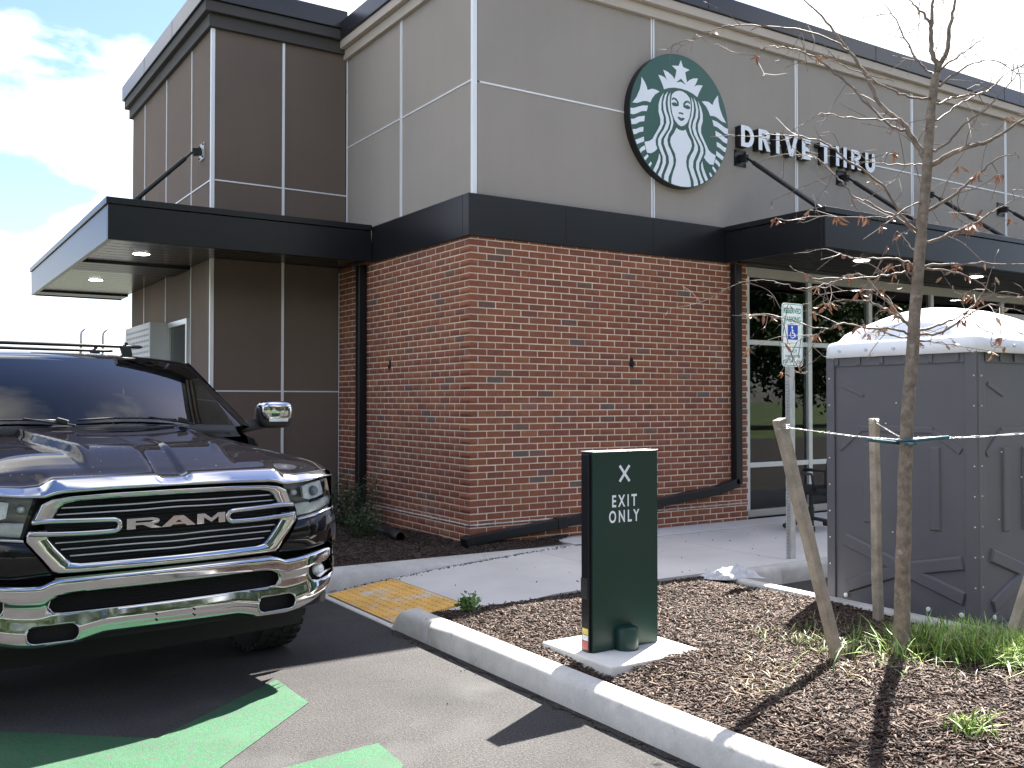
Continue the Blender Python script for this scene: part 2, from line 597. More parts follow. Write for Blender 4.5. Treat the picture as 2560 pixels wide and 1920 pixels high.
# ------------------------------------------------------------------ mulch beds
def bed(name, x0, x1, y0, y1, zfn, n, label, edge=0.):
    xs = np.linspace(x0, x1, int((x1 - x0) / .06) + 2)
    ys = np.linspace(y0, y1, int((y1 - y0) / .06) + 2)
    P = [[(x, y, zfn(x, y) + (RND.random() - .5) * .02 - (.06 if -1.6 < x < -.83 and -4.16 < y < -3.39 else 0)) for y in ys] for x in xs]
    o = MB().grid(P).build(name, soil_m, smooth=True)
    o['kind'] = 'structure'
    o['label'] = label
    return o
def zisl(x, y):
    e = min(x + 1.67, .95 - x, -2.25 - y)
    return .118 + .045 * sstep(0, .5, e) + .012 * math.sin(x * 5) * math.sin(y * 4.1)
def zbed(x, y):
    return .15 + .03 * sstep(-.4, .1, y) + .01 * math.sin(x * 7 + y * 3)
bed('mulch_bed', -1.70, .97, -8.7, -2.235, zisl, 0, 'mulched kerb island with the exit sign and the young tree')
bed('mulch_bed', -1.69, 0.06, -.42, 9, zbed, 0, 'dark mulched planting bed along the left brick wall')
bed('mulch_bed', 0.0, .95, -.42, .05, zbed, 0, 'strip of mulch at the foot of the front brick wall')

CUBE = np.array([(-1, -1, -1), (1, -1, -1), (1, 1, -1), (-1, 1, -1), (-1, -1, 1), (1, -1, 1), (1, 1, 1), (-1, 1, 1)], float) * .5
CQ = np.array([(3, 2, 1, 0), (4, 5, 6, 7), (0, 1, 5, 4), (1, 2, 6, 5), (2, 3, 7, 6), (3, 0, 4, 7)])
def chips(name, pts, label, smin=.018, smax=.065, dark=1., tone=.49):
    n = len(pts)
    L = NR.uniform(smin, smax, n) * .8 * NR.choice([.6, 1., 1.], n)
    Wd = NR.uniform(.004, .010, n)
    T = NR.uniform(.002, .006, n)
    S = np.stack([L, Wd, T], 1)
    V = CUBE[None] * S[:, None, :]
    # taper one end
    V[:, [1, 2, 5, 6], 1] *= NR.uniform(.3, 1., n)[:, None]
    yaw = NR.uniform(0, 2 * np.pi, n)
    tilt = NR.normal(0, .28, n)
    c, s = np.cos(tilt), np.sin(tilt)
    x = V[..., 0] * c[:, None] - V[..., 2] * s[:, None]
    z = V[..., 0] * s[:, None] + V[..., 2] * c[:, None]
    roll = NR.normal(0, .4, n)
    y = V[..., 1] * np.cos(roll)[:, None] - z * np.sin(roll)[:, None] * .3
    z = z + V[..., 1] * np.sin(roll)[:, None]
    c, s = np.cos(yaw), np.sin(yaw)
    X = x * c[:, None] - y * s[:, None]
    Y = x * s[:, None] + y * c[:, None]
    V = np.stack([X, Y, z], 2) + np.asarray(pts)[:, None, :]
    Q = (CQ[None] + (np.arange(n) * 8)[:, None, None]).reshape(-1, 4)
    pal = np.array([(.085, .045, .028), (.13, .075, .05), (.06, .034, .024), (.19, .125, .09), (.26, .19, .145), (.11, .058, .035), (.36, .29, .23)])
    idx = NR.choice(len(pal), n, p=[.26, .22, .22, .13, .06, .09, .02])
    cols = tone * np.repeat(pal[idx] * NR.uniform(.7, 1.2, (n, 1)) * dark, 8, 0)
    o = fast(name, V.reshape(-1, 3), Q, chip_m, cols=cols, kind='stuff')
    o['label'] = label
    return o
pts = []
while len(pts) < 56000:
    x, y = RND.uniform(-1.67, .94), RND.uniform(-6.6, -2.25)
    if y < -5.9 and RND.random() < .5:
        continue
    if -1.553 < x < -.877 and -4.108 < y < -3.442:
        continue
    pts.append((x, y, zisl(x, y) + RND.uniform(-.002, .014)))
chips('mulch_chips', pts, 'brown shredded bark mulch covering the kerb island')
pts = []
while len(pts) < 1700:
    cx_, cy_ = RND.uniform(-1.6, .9), RND.uniform(-6.4, -2.3)
    for q in range(RND.randint(1, 7)):
        x, y = cx_ + RND.gauss(0, .10), cy_ + RND.gauss(0, .10)
        if not (-1.66 < x < .94 and -6.5 < y < -2.26) or (-1.58 < x < -.85 and -4.13 < y < -3.42):
            continue
        pts.append((x, y, zisl(x, y) + RND.uniform(.006, .018)))
chips('mulch_shreds', pts, 'longer paler shreds of bark lying on the island mulch', .05, .12, tone=.8)
pts = []
while len(pts) < 9000:
    x, y = RND.uniform(-1.66, -.02), RND.uniform(-.42, 2.6)
    pts.append((x, y, zbed(x, y) + RND.uniform(-.002, .014)))
while len(pts) < 11500:
    x = RND.uniform(-.05, 1.15)
    y = RND.uniform(-.43, -.03)
    if y < -.43 + max(0, x - .35) * .45 + RND.uniform(-.03, .03):
        continue
    pts.append((x, y, max(zbed(x, y), .165 if x > .9 else 0) + RND.uniform(-.002, .012)))
chips('mulch_chips', pts, 'dark bark mulch in the bed below the brick corner', dark=.8)
# loose crumbs of bark and grit along the kerb and on the walk
pts = []
for i in range(260):
    x = RND.uniform(-1.75, 1.6)
    pts.append((x, yfar(x) - abs(RND.gauss(0, .035)), zs(x) + .004))
for i in range(35):
    x = RND.uniform(-1.1, 3.5)
    pts.append((x, RND.uniform(-2.2, -.5), zs(x) + .004))
for i in range(200):
    y = RND.uniform(-6.5, -2.1)
    pts.append((-1.835 - abs(RND.gauss(0, .03)), y, .004))
for i in range(9):
    pts.append((RND.uniform(-3., -1.9), RND.uniform(-4.5, -1.5), .005))
chips('bark_crumbs', pts, 'loose crumbs of bark along the kerb and on the walk', .006, .028)
# kerb-foot gutter dirt
gut_m = mat('gutter_dirt', (.035, .03, .026), rough=1., var=.4, vscale=30, bump=2, bscale=120)
mb = MB()
P = []
for y in np.linspace(-8, -2.1, 160):
    w = .035 + .02 * math.sin(y * 9) * math.sin(y * 23) + RND.uniform(-.012, .012)
    P.append([(-1.83 - w, y, .0045), (-1.826, y, .006)])
structure(mb.grid(P).build('gutter_dirt', gut_m))

# ------------------------------------------------------------------ the building
BO = Vector((0, 0, 0))
bld = thing('coffee_shop_building', 'single-storey shop with red brick corner, taupe panels and brown drive-thru tower', 'building', BO)
# mortar walls
bwB = MB().box(.0026, 3.866, .0026, .1, .0, 3.24).build('brick_wall', mortar_m, bld)
bwA = MB().box(.0026, .1, .1001, 3.25, .0, 3.24).build('brick_wall', mortar_m, bld)
BPAL = [((.262, .088, .046), 5), ((.275, .096, .049), 5), ((.248, .082, .045), 5), ((.228, .077, .046), 4), ((.295, .108, .053), 1.8), ((.315, .12, .057), .7),
        ((.25, .09, .055), 3), ((.205, .074, .048), 1.2), ((.16, .084, .064), .45), ((.145, .102, .086), .3), ((.185, .098, .07), .5), ((.28, .09, .047), 3)]
BW = [b for _, b in BPAL]
CW, CH, MJ = .2032, .0677, .0105
def brick_geo(face, L, H, Dp):
    """front face at 0, running along +u; chamfered arris"""
    c = .0018
    front = [(c, 0, c), (L - c, 0, c), (L - c, 0, H - c), (c, 0, H - c)]
    mid = [(0, c, 0), (L, c, 0), (L, c, H), (0, c, H)]
    back = [(0, Dp, 0), (L, Dp, 0), (L, Dp, H), (0, Dp, H)]
    v = front + mid + back
    f = [(0, 1, 2, 3)]
    for i in range(4):
        j = (i + 1) % 4
        f += [(i, 4 + i, 4 + j, j), (4 + i, 8 + i, 8 + j, 4 + j)]
    if face == 'A':
        v = [(p[1], p[0], p[2]) for p in v]
    return np.array(v), np.array(f)
def proj(p):
    d = Vector(p) - CAM
    z = d.dot(FW)
    return 512 + 957.6 * d.dot(RIGHT) / z, 384 - 957.6 * d.dot(UP) / z
bricks = []
ncourse = int(3.24 / CH) + 1
for i in range(ncourse):
    z = .004 + i * CH
    if z > 3.235:
        continue
    # face B
    x = 0.
    if i % 2 == 0:
        bricks.append(('B', 0., z, .1915, .0927))
        x = CW
    else:
        bricks.append(('B', 0., z, .0899, .1915))
        x = CW / 2
    while x < 3.86:
        L = min(.1915, 3.866 - x)
        if L > .03:
            bricks.append(('B', x, z, L, .03))
        x += CW
    y = CW / 2 if i % 2 == 0 else CW
    while y < 3.25:
        L = min(.1915, 3.25 - y)
        if L > .03:
            bricks.append(('A', y, z, L, .03))
        y += CW
def barea(b):
    f_, a, z, L, d = b
    q = [(a, 0, z), (a + L, 0, z), (a + L, 0, z + .057), (a, 0, z + .057)]
    if f_ == 'A':
        q = [(0, p[0], p[2]) for p in q]
    P = [proj(p) for p in q]
    s = 0
    for k in range(4):
        s += P[k][0] * P[(k + 1) % 4][1] - P[(k + 1) % 4][0] * P[k][1]
    vis = 1.
    if z < .2 or (f_ == 'B' and 3.5 < a + L / 2 < 3.76) or (f_ == 'A' and 2.3 < a < 2.6):
        vis = .2
    return abs(s) * vis
order = sorted(range(len(bricks)), key=lambda k: -barea(bricks[k]))
single = set(order[:300])
cache = {}
VV, QQ, CC = {'A': [], 'B': []}, {'A': [], 'B': []}, {'A': [], 'B': []}
cnt = {'A': 0, 'B': 0}
for k, b in enumerate(bricks):
    f_, a, z, L, d = b
    vi = RND.choices(range(len(BPAL)), BW)[0]
    jx, jy, jz = RND.uniform(-.0015, .0015), RND.uniform(-.0014, .0008), RND.uniform(-.001, .001)
    loc = (a + jx, jy, z + jz) if f_ == 'B' else (jy, a + jx, z + jz)
    base = BPAL[vi][0]
    if k in single:
        key = (f_, round(L, 3), d, vi)
        if key not in cache:
            v, q = brick_geo(f_, L, .057, d)
            me = bpy.data.meshes.new('brick')
            me.from_pydata(v.tolist(), [], q.tolist())
            ca = me.color_attributes.new('col', 'FLOAT_COLOR', 'POINT')
            ca.data.foreach_set('color', np.tile(np.array([*base, 1], np.float32), len(v)))
            me.materials.append(brick_m)
            cache[key] = me
        o = bpy.data.objects.new('brick', cache[key])
        o.location = loc
        o.rotation_euler = (RND.uniform(-.003, .003), RND.uniform(-.004, .004) if f_ == 'B' else 0, 0)
        o.parent = bwB if f_ == 'B' else bwA
        COL.objects.link(o)
    else:
        v, q = brick_geo(f_, L, .057, d)
        VV[f_].append(v + np.array(loc))
        QQ[f_].append(q + cnt[f_])
        cnt[f_] += len(v)
        CC[f_].append(np.tile(np.array(base) * RND.uniform(.9, 1.1), (len(v), 1)))
for f_, par in (('B', bwB), ('A', bwA)):
    fast('bricks', np.concatenate(VV[f_]), np.concatenate(QQ[f_]), brick_m, par, np.concatenate(CC[f_]), kind='stuff')
# ragged flashing line near the foot of the brick
flash_m = mat('flashing', (.55, .52, .47), rough=.7, var=.2, vscale=14)
for nm, par, fn, Lm in (('B', bwB, lambda u, d, z: (u, -d, z), 3.86), ('A', bwA, lambda u, d, z: (-d, u, z), 3.2)):
    mb = MB()
    P = []
    for u in np.linspace(0, Lm, 220):
        t = .003 + abs(RND.gauss(0, .0025)) + (.008 if RND.random() < .03 else 0)
        P.append([fn(u, 0, .372 + RND.uniform(0, .003)), fn(u, .003 + t, .37), fn(u, .003 + t, .366 - t), fn(u, 0, .364 - t)])
    mb.grid(P).build('flashing', flash_m, par)
# broken-out conduit holes with stubs of cable
for nm, c, ax in (('B', (2.06, 0, 2.0), 0), ('A', (0, 1.78, 1.99), 1)):
    mb = MB()
    pts = []
    for k in range(11):
        t = 2 * math.pi * k / 11
        r = RND.uniform(.75, 1.15)
        pts.append((math.cos(t) * .036 * r, math.sin(t) * .055 * r))
    fn = (lambda a, b, w: (c[0] + a, c[1] - w, c[2] + b)) if ax == 0 else (lambda a, b, w: (c[0] - w, c[1] + a, c[2] + b))
    mb.prism(pts, fn, -.005, .0035)
    o = mb.build('wire_opening', mattblack_m, bwB if ax == 0 else bwA, label='broken hole in the brick with wires sticking out')
    mb = MB()
    for k in range(4):
        a0 = RND.uniform(-.02, .02)
        mb.tube([fn(a0, RND.uniform(-.02, .03), .0), fn(a0 + RND.uniform(-.01, .01), 0, .02), fn(a0 + RND.uniform(-.03, .03), -.05 + RND.uniform(-.03, .02), .012)], .0035, 5)
    mb.build('cable_stub', blackplastic_m, bwB if ax == 0 else bwA, smooth=True)

# structural core (keeps daylight out of the interior)
core_m = mat('inner_wall', (.07, .066, .06), rough=.9, fine=.03)
floor_m = mat('shop_floor', (.1, .09, .08), rough=.5, fine=.05)
mb = MB()
mb.box(.14, 22, .14, 12, 3.26, 6.06)
mb.box(.11, .3, .14, 12, 0, 3.255)
mb.box(.305, 3.95, .11, .3, 0, 3.255)
mb.box(.31, 22, 6.5, 6.7, 0, 3.255)
mb.box(21.8, 22, .2, 6.45, 0, 3.255)
mb.build('inner_shell', core_m, bld)
MB().box(.32, 21.7, .2, 6.4, .0, .165).build('floor', floor_m, bld)

# taupe panels, front (B) and left (A)
def panelB(x0, x1, z0, z1, y=.1, mt=eifs_m, name='wall_panel', th=.04, g=.006):
    MB().box(x0 + g, x1 - g, y, y + th, z0 + g, z1 - g).build(name, mt, bld, bevel=.004)
def panelA(y0, y1, z0, z1, x=.1, mt=eifs_m, name='wall_panel', th=.04, g=.006):
    MB().box(x, x + th, y0 + g, y1 - g, z0 + g, z1 - g).build(name, mt, bld, bevel=.004)
XB = [.14, 2.46, 4.87, 7.28, 9.65, 12.05, 14.45, 16.85, 19.25, 22]
for a, b in zip(XB[:-1], XB[1:]):
    panelB(a, b, 3.5, 4.785)
    panelB(a, b, 4.785, 5.97)
for a, b in ((.1, 1.70), (1.70, 3.254)):
    panelA(a, b, 3.5, 4.80, th=.038)
    panelA(a, b, 4.80, 5.97, th=.038)
def revealB(x, z0, z1, y=.1):
    mb = MB()
    for d in (-.024, .008):
        mb.box(x + d, x + d + .017, y - .009, y + .02, z0, z1)
    mb.build('reveal_trim', trim_m, bld, bevel=.002)
def revealA(y, z0, z1, x=.1):
    mb = MB()
    for d in (-.024, .008):
        mb.box(x - .009, x + .02, y + d, y + d + .017, z0, z1)
    mb.build('reveal_trim', trim_m, bld, bevel=.002)
for x in XB[1:-1]:
    revealB(x, 3.55, 5.95)
revealA(1.70, 3.55, 5.95)
for a, b in zip(XB[:-1], XB[1:]):
    MB().box(a + .03, b - .03, .092, .11, 4.776, 4.793).build('reveal_trim', trim_m, bld, bevel=.002)
for a, b in ((.14, 1.672), (1.73, 3.24)):
    MB().box(.092, .11, a, b, 4.792, 4.808).build('reveal_trim', trim_m, bld, bevel=.002)
mb = MB()   # corner trim, two legs
mb.box(.088, .135, .088, .0985, 3.55, 5.95)
mb.box(.088, .0985, .099, .135, 3.55, 5.95)
mb.build('corner_trim', trim_m, bld, bevel=.002)
MB().box(.09, .102, 3.225, 3.25, 3.5, 5.98).build('reveal_trim', trim_m, bld, bevel=.002)
# black metal band over the brick
mb = MB()
mb.box(-.03, 3.5, -.03, .095, 3.205, 3.625)
mb.build('metal_band', black_m, bld, bevel=.006)
MB().box(-.03, .0951, .0952, 2.215, 3.205, 3.625).build('metal_band', black_m, bld, bevel=.004)
for x in (1.15, 2.35):
    MB().box(x, x + .004, -.0315, -.0295, 3.21, 3.62).build('band_seam', mattblack_m, bld)
# light cornice and dark coping, front then left
def steps(fn, name, mt, zz, length):
    pass
for (n_, mt, d, z0, z1) in (('cornice', cornice_m, .05, 5.92, 6.04), ('cornice', cornice_m, .115, 6.042, 6.145), ('coping', coping_m, .14, 6.148, 6.36)):
    mb = MB()
    mb.box(.1 - d, 22, .1 - d, .3, z0, z1)
    mb.build(n_, mt, bld, bevel=.006)
    MB().box(.1 - d, .3, .302, 3.30, z0, z1).build(n_, mt, bld, bevel=.006)
# stucco field of the cornice between steps
for x in (3.2, 6.3, 9.4, 12.5):
    MB().box(x, x + .006, -.0425, -.0395, 6.15, 6.359).build('coping_joint', mattblack_m, bld)

# brown tower
TX, TY, TYB = -1.606, 3.254, 7.62
MB().box(TX + .04, .095, TY + .04, TYB, 0, 6.02).build('tower_core', core_m, bld)
ZR = [.0, 1.70, 3.27, 4.19, 6.0]
for z0, z1 in zip(ZR[:-1], ZR[1:]):
    for a, b in ((TX, -.735), (-.735, .09)):
        if z1 < 3.3:
            panelB(a, min(b, -.002 if b > 0 else b), z0, z1, TY, brown_m, 'tower_panel', .036)
        else:
            panelB(a, b, z0, z1, TY, brown_m, 'tower_panel', .036)
    for a, b in ((TY + .04, 4.13), (4.13, 5.43), (5.43, 6.75), (6.75, TYB)):
        panelA(a, b, z0, z1, TX, brown_m, 'tower_panel', .036)
def trim(x0, x1, y0, y1, z0, z1, name='reveal_trim'):
    MB().box(x0, x1, y0, y1, z0, z1).build(name, trim_m, bld, bevel=.002)
mb = MB()
mb.box(TX - .012, TX + .032, TY - .012, TY - .001, .0, 5.98)
mb.box(TX - .012, TX - .001, TY, TY + .03, .0, 5.98)
mb.build('corner_trim', trim_m, bld, bevel=.002)
trim(-.752, -.72, TY - .011, TY + .01, 0, 5.98)
for z in (1.70, 4.19):
    trim(TX + .036, -.756, TY - .007, TY + .01, z - .008, z + .008)
    trim(-.716, -.004 if z < 3 else .088, TY - .007, TY + .01, z - .008, z + .008)
    trim(TX - .007, TX + .01, TY + .036, 4.115, z - .008, z + .008)
    for a, b in ((4.14, 5.42), (5.44, 6.74), (6.76, TYB)):
        trim(TX - .007, TX + .01, a, b, z - .008, z + .008)
for y in (4.13, 5.43, 6.75):
    trim(TX - .009, TX + .01, y - .009, y + .009, 0, 5.98)
trim(-.0045, .0, TY - .012, TY + .004, 0, 3.2)
for (n_, mt, d, z0, z1) in (('tower_cornice', darkcorn_m, .05, 5.985, 6.14), ('tower_cornice', darkcorn_m, .11, 6.142, 6.27), ('tower_coping', coping_m, .14, 6.273, 6.50)):
    MB().box(TX - d, .049, TY - d, TYB + d, z0, z1).build(n_, mt, bld, bevel=.006)
for y in (4.6, 6.2):
    MB().box(TX - .1415, TX - .139, y, y + .006, 6.275, 6.498).build('coping_joint', mattblack_m, bld)

# drive-thru window and white service box on the tower
frame_m = mat('satin_aluminium', (.62, .63, .63), rough=.35, metal=.55, fine=.03)
pane_m = glass('window_glass', (.30, .34, .33), ior=1.6)
w = MB()
for a in ((TX - .05, TX - .002, 4.15, 4.21, .95, 2.62), (TX - .05, TX - .002, 5.06, 5.12, .95, 2.62), (TX - .05, TX - .002, 4.2101, 5.0599, 2.55, 2.62), (TX - .05, TX - .002, 4.2101, 5.0599, .95, 1.0)):
    w.box(*a)
wf = w.build('drive_thru_window', frame_m, bld, bevel=.003)
MB().box(TX - .02, TX - .012, 4.212, 5.058, 1.002, 2.548).build('pane', pane_m, wf)
MB().box(TX - .01, TX - .004, 4.212, 5.058, 1.002, 2.548).build('blind', mattblack_m, wf)
boxm = mat('white_service_box', (.62, .63, .62), rough=.6, fine=.03)
bx_ = MB().box(-1.88, TX - .002, 5.135, 6.7, 1.0, 2.63).build('service_box', boxm, bld, bevel=.01, label='white perforated box beside the drive-thru window')
mb = MB()
for i in range(14):
    for j in range(12):
        y, z = 5.2 + i * .1, 1.7 + j * .075
        mb.box(-1.8825, -1.8802, y, y + .05, z, z + .03)
mb.build('perforation', mat('perforation_grey', (.3, .3, .3), rough=.8), bx_, kind='stuff')

# ------------------------------------------------------------------ storefront glazing
sf = MB()
MX = [3.985, 5.126, 6.35, 7.75, 9.56, 10.9, 12.3, 14.0, 16.0, 18.0, 20.0]
sf.box(3.96, 21.8, .10, .22, 3.10, 3.22)
sf.box(3.96, 21.8, .10, .22, .17, .255)
sfo = sf.build('storefront', mat('taupe_frame', (.42, .39, .34), rough=.5, metal=.2, fine=.03), bld, bevel=.004)
for k, x in enumerate(MX):
    MB().box(x - .035, x + .035, .105, .2, .256, 3.099).build('mullion', frame_m, sfo, bevel=.004)
for a, b in zip(MX[:-1], MX[1:]):
    for z in (2.302, .80):
        MB().box(a + .036, b - .036, .11, .19, z - .03, z + .03).build('transom', frame_m, sfo, bevel=.004)
    for z0, z1 in ((.257, .769), (.831, 2.271), (2.333, 3.098)):
        MB().box(a + .037, b - .037, .145, .153, z0, z1).build('pane', pane_m, sfo)
# things inside
ctr = MB().box(4.3, 5.6, 1.6, 2.2, .166, 1.05).build('counter_top', mat('counter_white', (.6, .6, .58), rough=.5, fine=.02), None, bevel=.02)
tag(ctr, 'pale counter box standing inside the shop behind the front glass', 'counter')

# ------------------------------------------------------------------ downspouts
def spout(name, path, w, d, label=None):
    mb = MB()
    for p, q in zip(path[:-1], path[1:]):
        mb.bar(p, q, w, d, up=(1, 0, 0))
    return mb.build(name, black_m, bld, bevel=.01, label=label)
mb = MB()
mb.box(3.575, 3.685, -.095, -.004, .60, 3.2)
d1 = mb.build('downspout', black_m, bld, bevel=.01, label='black downspout running down the front brick wall and across to the corner')
mb = MB()
mb.bar((3.64, -.05, .63), (3.3, -.05, .545), .09, .105)
mb.bar((3.3, -.0505, .545), (1.05, -.05, .325), .09, .10)
mb.bar((1.06, -.0495, .326), (-.02, -.05, .225), .086, .096)
mb.build('elbow_run', black_m, d1, bevel=.008)
MB().bar((1.0, -.05, .321), (1.12, -.05, .332), .1, .112).build('joint_sleeve', black_m, d1, bevel=.006)
MB().bar((-.02, -.05, .225), (-.10, -.06, .20), .1, .12).build('outlet', black_m, d1, bevel=.006)
mb = MB()
mb.box(-.105, -.004, 2.40, 2.51, .30, 3.2)
d2 = mb.build('downspout', black_m, bld, bevel=.01, label='black downspout on the left brick wall near the tower')
mb = MB()
mb.bar((-.055, 2.455, .33), (-.12, 2.3, .24), .1, .1, up=(1, 0, 0))
mb.build('elbow_run', black_m, d2, bevel=.008)
mb = MB()
for k in range(14):
    t = k / 13
    p = Vector((-.28, 1.5, .20)).lerp(Vector((-.43, .68, .215)), t)
    q = Vector((-.28, 1.5, .20)).lerp(Vector((-.43, .68, .215)), t + 1 / 13)
    mb.tube([p, p.lerp(q, .25), p.lerp(q, .5), q], [.045, .056, .056, .045], 12, cap=False)
dp = mb.build('drain_pipe', blackplastic_m, None, smooth=True)
tag(dp, 'black corrugated drain pipe lying in the dark mulch bed', 'drain pipe')

# ------------------------------------------------------------------ canopies
lamp_m = mat('lit_downlight', (.9, .9, .88), rough=.4, emit=(1., .96, .88, 5.))
def soffit_boards(par, off, x0, x1, y0, y1, z, pitch, along, skip=()):
    a0, a1 = (y0, y1) if along == 'x' else (x0, x1)
    n = int((a1 - a0) / pitch)
    for k in range(n):
        s, e = a0 + k * pitch + .006, a0 + (k + 1) * pitch - .006
        mb = MB()
        if along == 'x':
            xe = x1(s, e) if callable(x1) else x1
            mb.box(x0, xe, s, e, z, z + .02)
        else:
            mb.box(s, e, y0, y1, z, z + .02)
        mb.build('soffit_board', soffit_m, par, off=off, bevel=.004)
c1 = thing('drive_thru_canopy', 'black metal canopy jutting out over the drive-thru lane at left', 'canopy', (-2.93, 2.21, 3.2))
o_ = c1.location
CX0, CX1, CY0, CY1 = -2.93, -.034, 2.21, 8.38
fa = MB()
fa.box(CX0, CX1, CY0, CY0 + .05, 3.215, 3.575)
fa.box(CX0, CX0 + .05, CY0 + .052, CY1, 3.215, 3.575)
fa.box(CX0 + .052, TX - .01, CY1 - .05, CY1, 3.215, 3.575)
fas = fa.build('fascia', black_m, c1, off=o_, bevel=.005)
mb = MB()
mb.box(CX0 - .02, CX1, CY0 - .02, CY0 + .08, 3.578, 3.645)
mb.box(CX0 - .02, CX0 + .08, CY0 + .0802, CY1 + .02, 3.578, 3.645)
mb.box(CX0 + .0802, TX - .01, CY1 - .06, CY1 + .02, 3.578, 3.645)
mb.build('fascia_cap', black_m, c1, off=o_, bevel=.005)
mb = MB()
mb.box(CX0 + .06, TX - .012, TY - .03, CY1 - .07, 3.59, 3.61)
mb.box(CX0 + .06, CX1, CY0 + .09, TY - .032, 3.59, 3.61)
mb.build('deck', coping_m, c1, off=o_)
yy = CY0 + .06
k = 0
while yy < CY1 - .2:
    e = yy + .205
    x1 = CX1 if e < TY - .02 else TX - .014
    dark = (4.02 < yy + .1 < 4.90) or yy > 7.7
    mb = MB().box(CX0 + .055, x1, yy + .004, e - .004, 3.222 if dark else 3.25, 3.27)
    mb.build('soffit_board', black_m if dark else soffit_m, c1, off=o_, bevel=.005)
    yy = e
for (x, y) in ((-2.38, 3.285), (-2.39, 6.07)):
    mb = MB().lathe([(.0, 3.243), (.085, 3.243), (.088, 3.246)], 24, (x, y, 0))
    mb.build('downlight', lamp_m, c1, off=o_)
    mb = MB().lathe([(.09, 3.249), (.105, 3.246), (.108, 3.2495)], 24, (x, y, 0))
    mb.build('downlight_rim', white_m, c1, off=o_, smooth=True)
def rod(par, off, wall, end, nrm, plate_m):
    """anchor plate on a wall, clevis and tie rod down to the canopy"""
    wall, end, nrm = Vector(wall), Vector(end), Vector(nrm)
    tang = Vector((nrm.y, -nrm.x, 0))
    mb = MB()
    mb.bar(wall - tang * .1 + nrm * .006, wall + tang * .1 + nrm * .006, .2, .012, up=nrm) if False else None
    a = wall + nrm * .007
    v = []
    for w_ in (-.006, .006):
        for i, j in ((-.1, -.1), (.1, -.1), (.1, .1), (-.1, .1)):
            v.append(a + nrm * w_ + tang * i + Vector((0, 0, j)))
    mb.add(v, [(3, 2, 1, 0), (4, 5, 6, 7), (0, 1, 5, 4), (1, 2, 6, 5), (2, 3, 7, 6), (3, 0, 4, 7)])
    pl = mb.build('anchor_plate', plate_m, par, off=off, bevel=.003)
    mb = MB()
    for i in (-.075, .075):
        for j in (-.075, .075):
            c = a + tang * i + Vector((0, 0, j))
            mb.tube([c, c + nrm * .02], .012, 6)
    mb.build('bolt', blackplastic_m, pl, off=off)
    mb = MB()
    k0 = wall + nrm * .014
    k1 = wall + nrm * .12 - Vector((0, 0, .02))
    mb.bar(k0, k1, .05, .09)
    mb.build('clevis', blackplastic_m, pl, off=off, bevel=.006)
    mb = MB()
    d = (end - k1).normalized()
    p = k1 + d * .12
    mb.tube([k1, p], .014, 10)
    mb.tube([p, p + d * .05, end - d * .12, end - d * .1], [.026, .028, .028, .026], 14)
    mb.tube([end - d * .1, end], .014, 10)
    return mb.build('tie_rod', black_m, par, off=off, smooth=False)
plate_w = mat('grey_plate', (.5, .5, .52), rough=.5, metal=.3)
rod(c1, o_, (TX, 3.643, 4.60), (-2.70, 3.643, 3.60), (-1, 0, 0), plate_w)
rod(c1, o_, (TX, 6.9, 4.60), (-2.70, 6.9, 3.60), (-1, 0, 0), plate_w)

soffit2_m = mat('dark_soffit', (.016, .015, .014), rough=.45, spec=.25, var=.08, vscale=1)
c2 = thing('entrance_canopy', 'black metal canopy over the shop windows right of the brick corner', 'canopy', (3.5, -1.47, 3.2))
o_ = c2.location
X0, X1, Y0 = 3.47, 20., -1.47
fa = MB()
fa.box(X0, X1, Y0, Y0 + .05, 3.205, 3.565)
fa.box(X0, X0 + .05, Y0 + .052, -.032, 3.205, 3.565)
fa.build('fascia', black_m, c2, off=o_, bevel=.005)
mb = MB()
mb.box(X0 - .02, X1, Y0 - .02, Y0 + .08, 3.568, 3.63)
mb.box(X0 - .02, X0 + .08, Y0 + .0802, -.033, 3.568, 3.63)
mb.build('fascia_cap', black_m, c2, off=o_, bevel=.005)
MB().box(X0 + .06, X1, Y0 + .09, -.034, 3.58, 3.6).build('deck', coping_m, c2, off=o_)
yy = Y0 + .055
while yy < -.1:
    MB().box(X0 + .055, X1, yy + .004, yy + .196, 3.24, 3.262).build('soffit_board', soffit2_m, c2, off=o_, bevel=.005)
    yy += .2
MB().box(3.70, X1, -.055, .098, 3.225, 3.25).build('soffit_board', soffit2_m, c2, off=o_, bevel=.004)
for (x, y) in ((4.82, -.90), (7.35, -.79), (9.9, -.8), (12.5, -.8)):
    MB().lathe([(.0, 3.233), (.085, 3.233), (.088, 3.236)], 24, (x, y, 0)).build('downlight', lamp_m, c2, off=o_)
    MB().lathe([(.09, 3.239), (.105, 3.236), (.108, 3.2395)], 24, (x, y, 0)).build('downlight_rim', white_m, c2, off=o_, smooth=True)
for x in (3.855, 5.74, 7.6, 9.5, 11.4, 13.3):
    rod(c2, o_, (x, .1, 4.52), (x, -1.25, 3.60), (0, -1, 0), black_m)

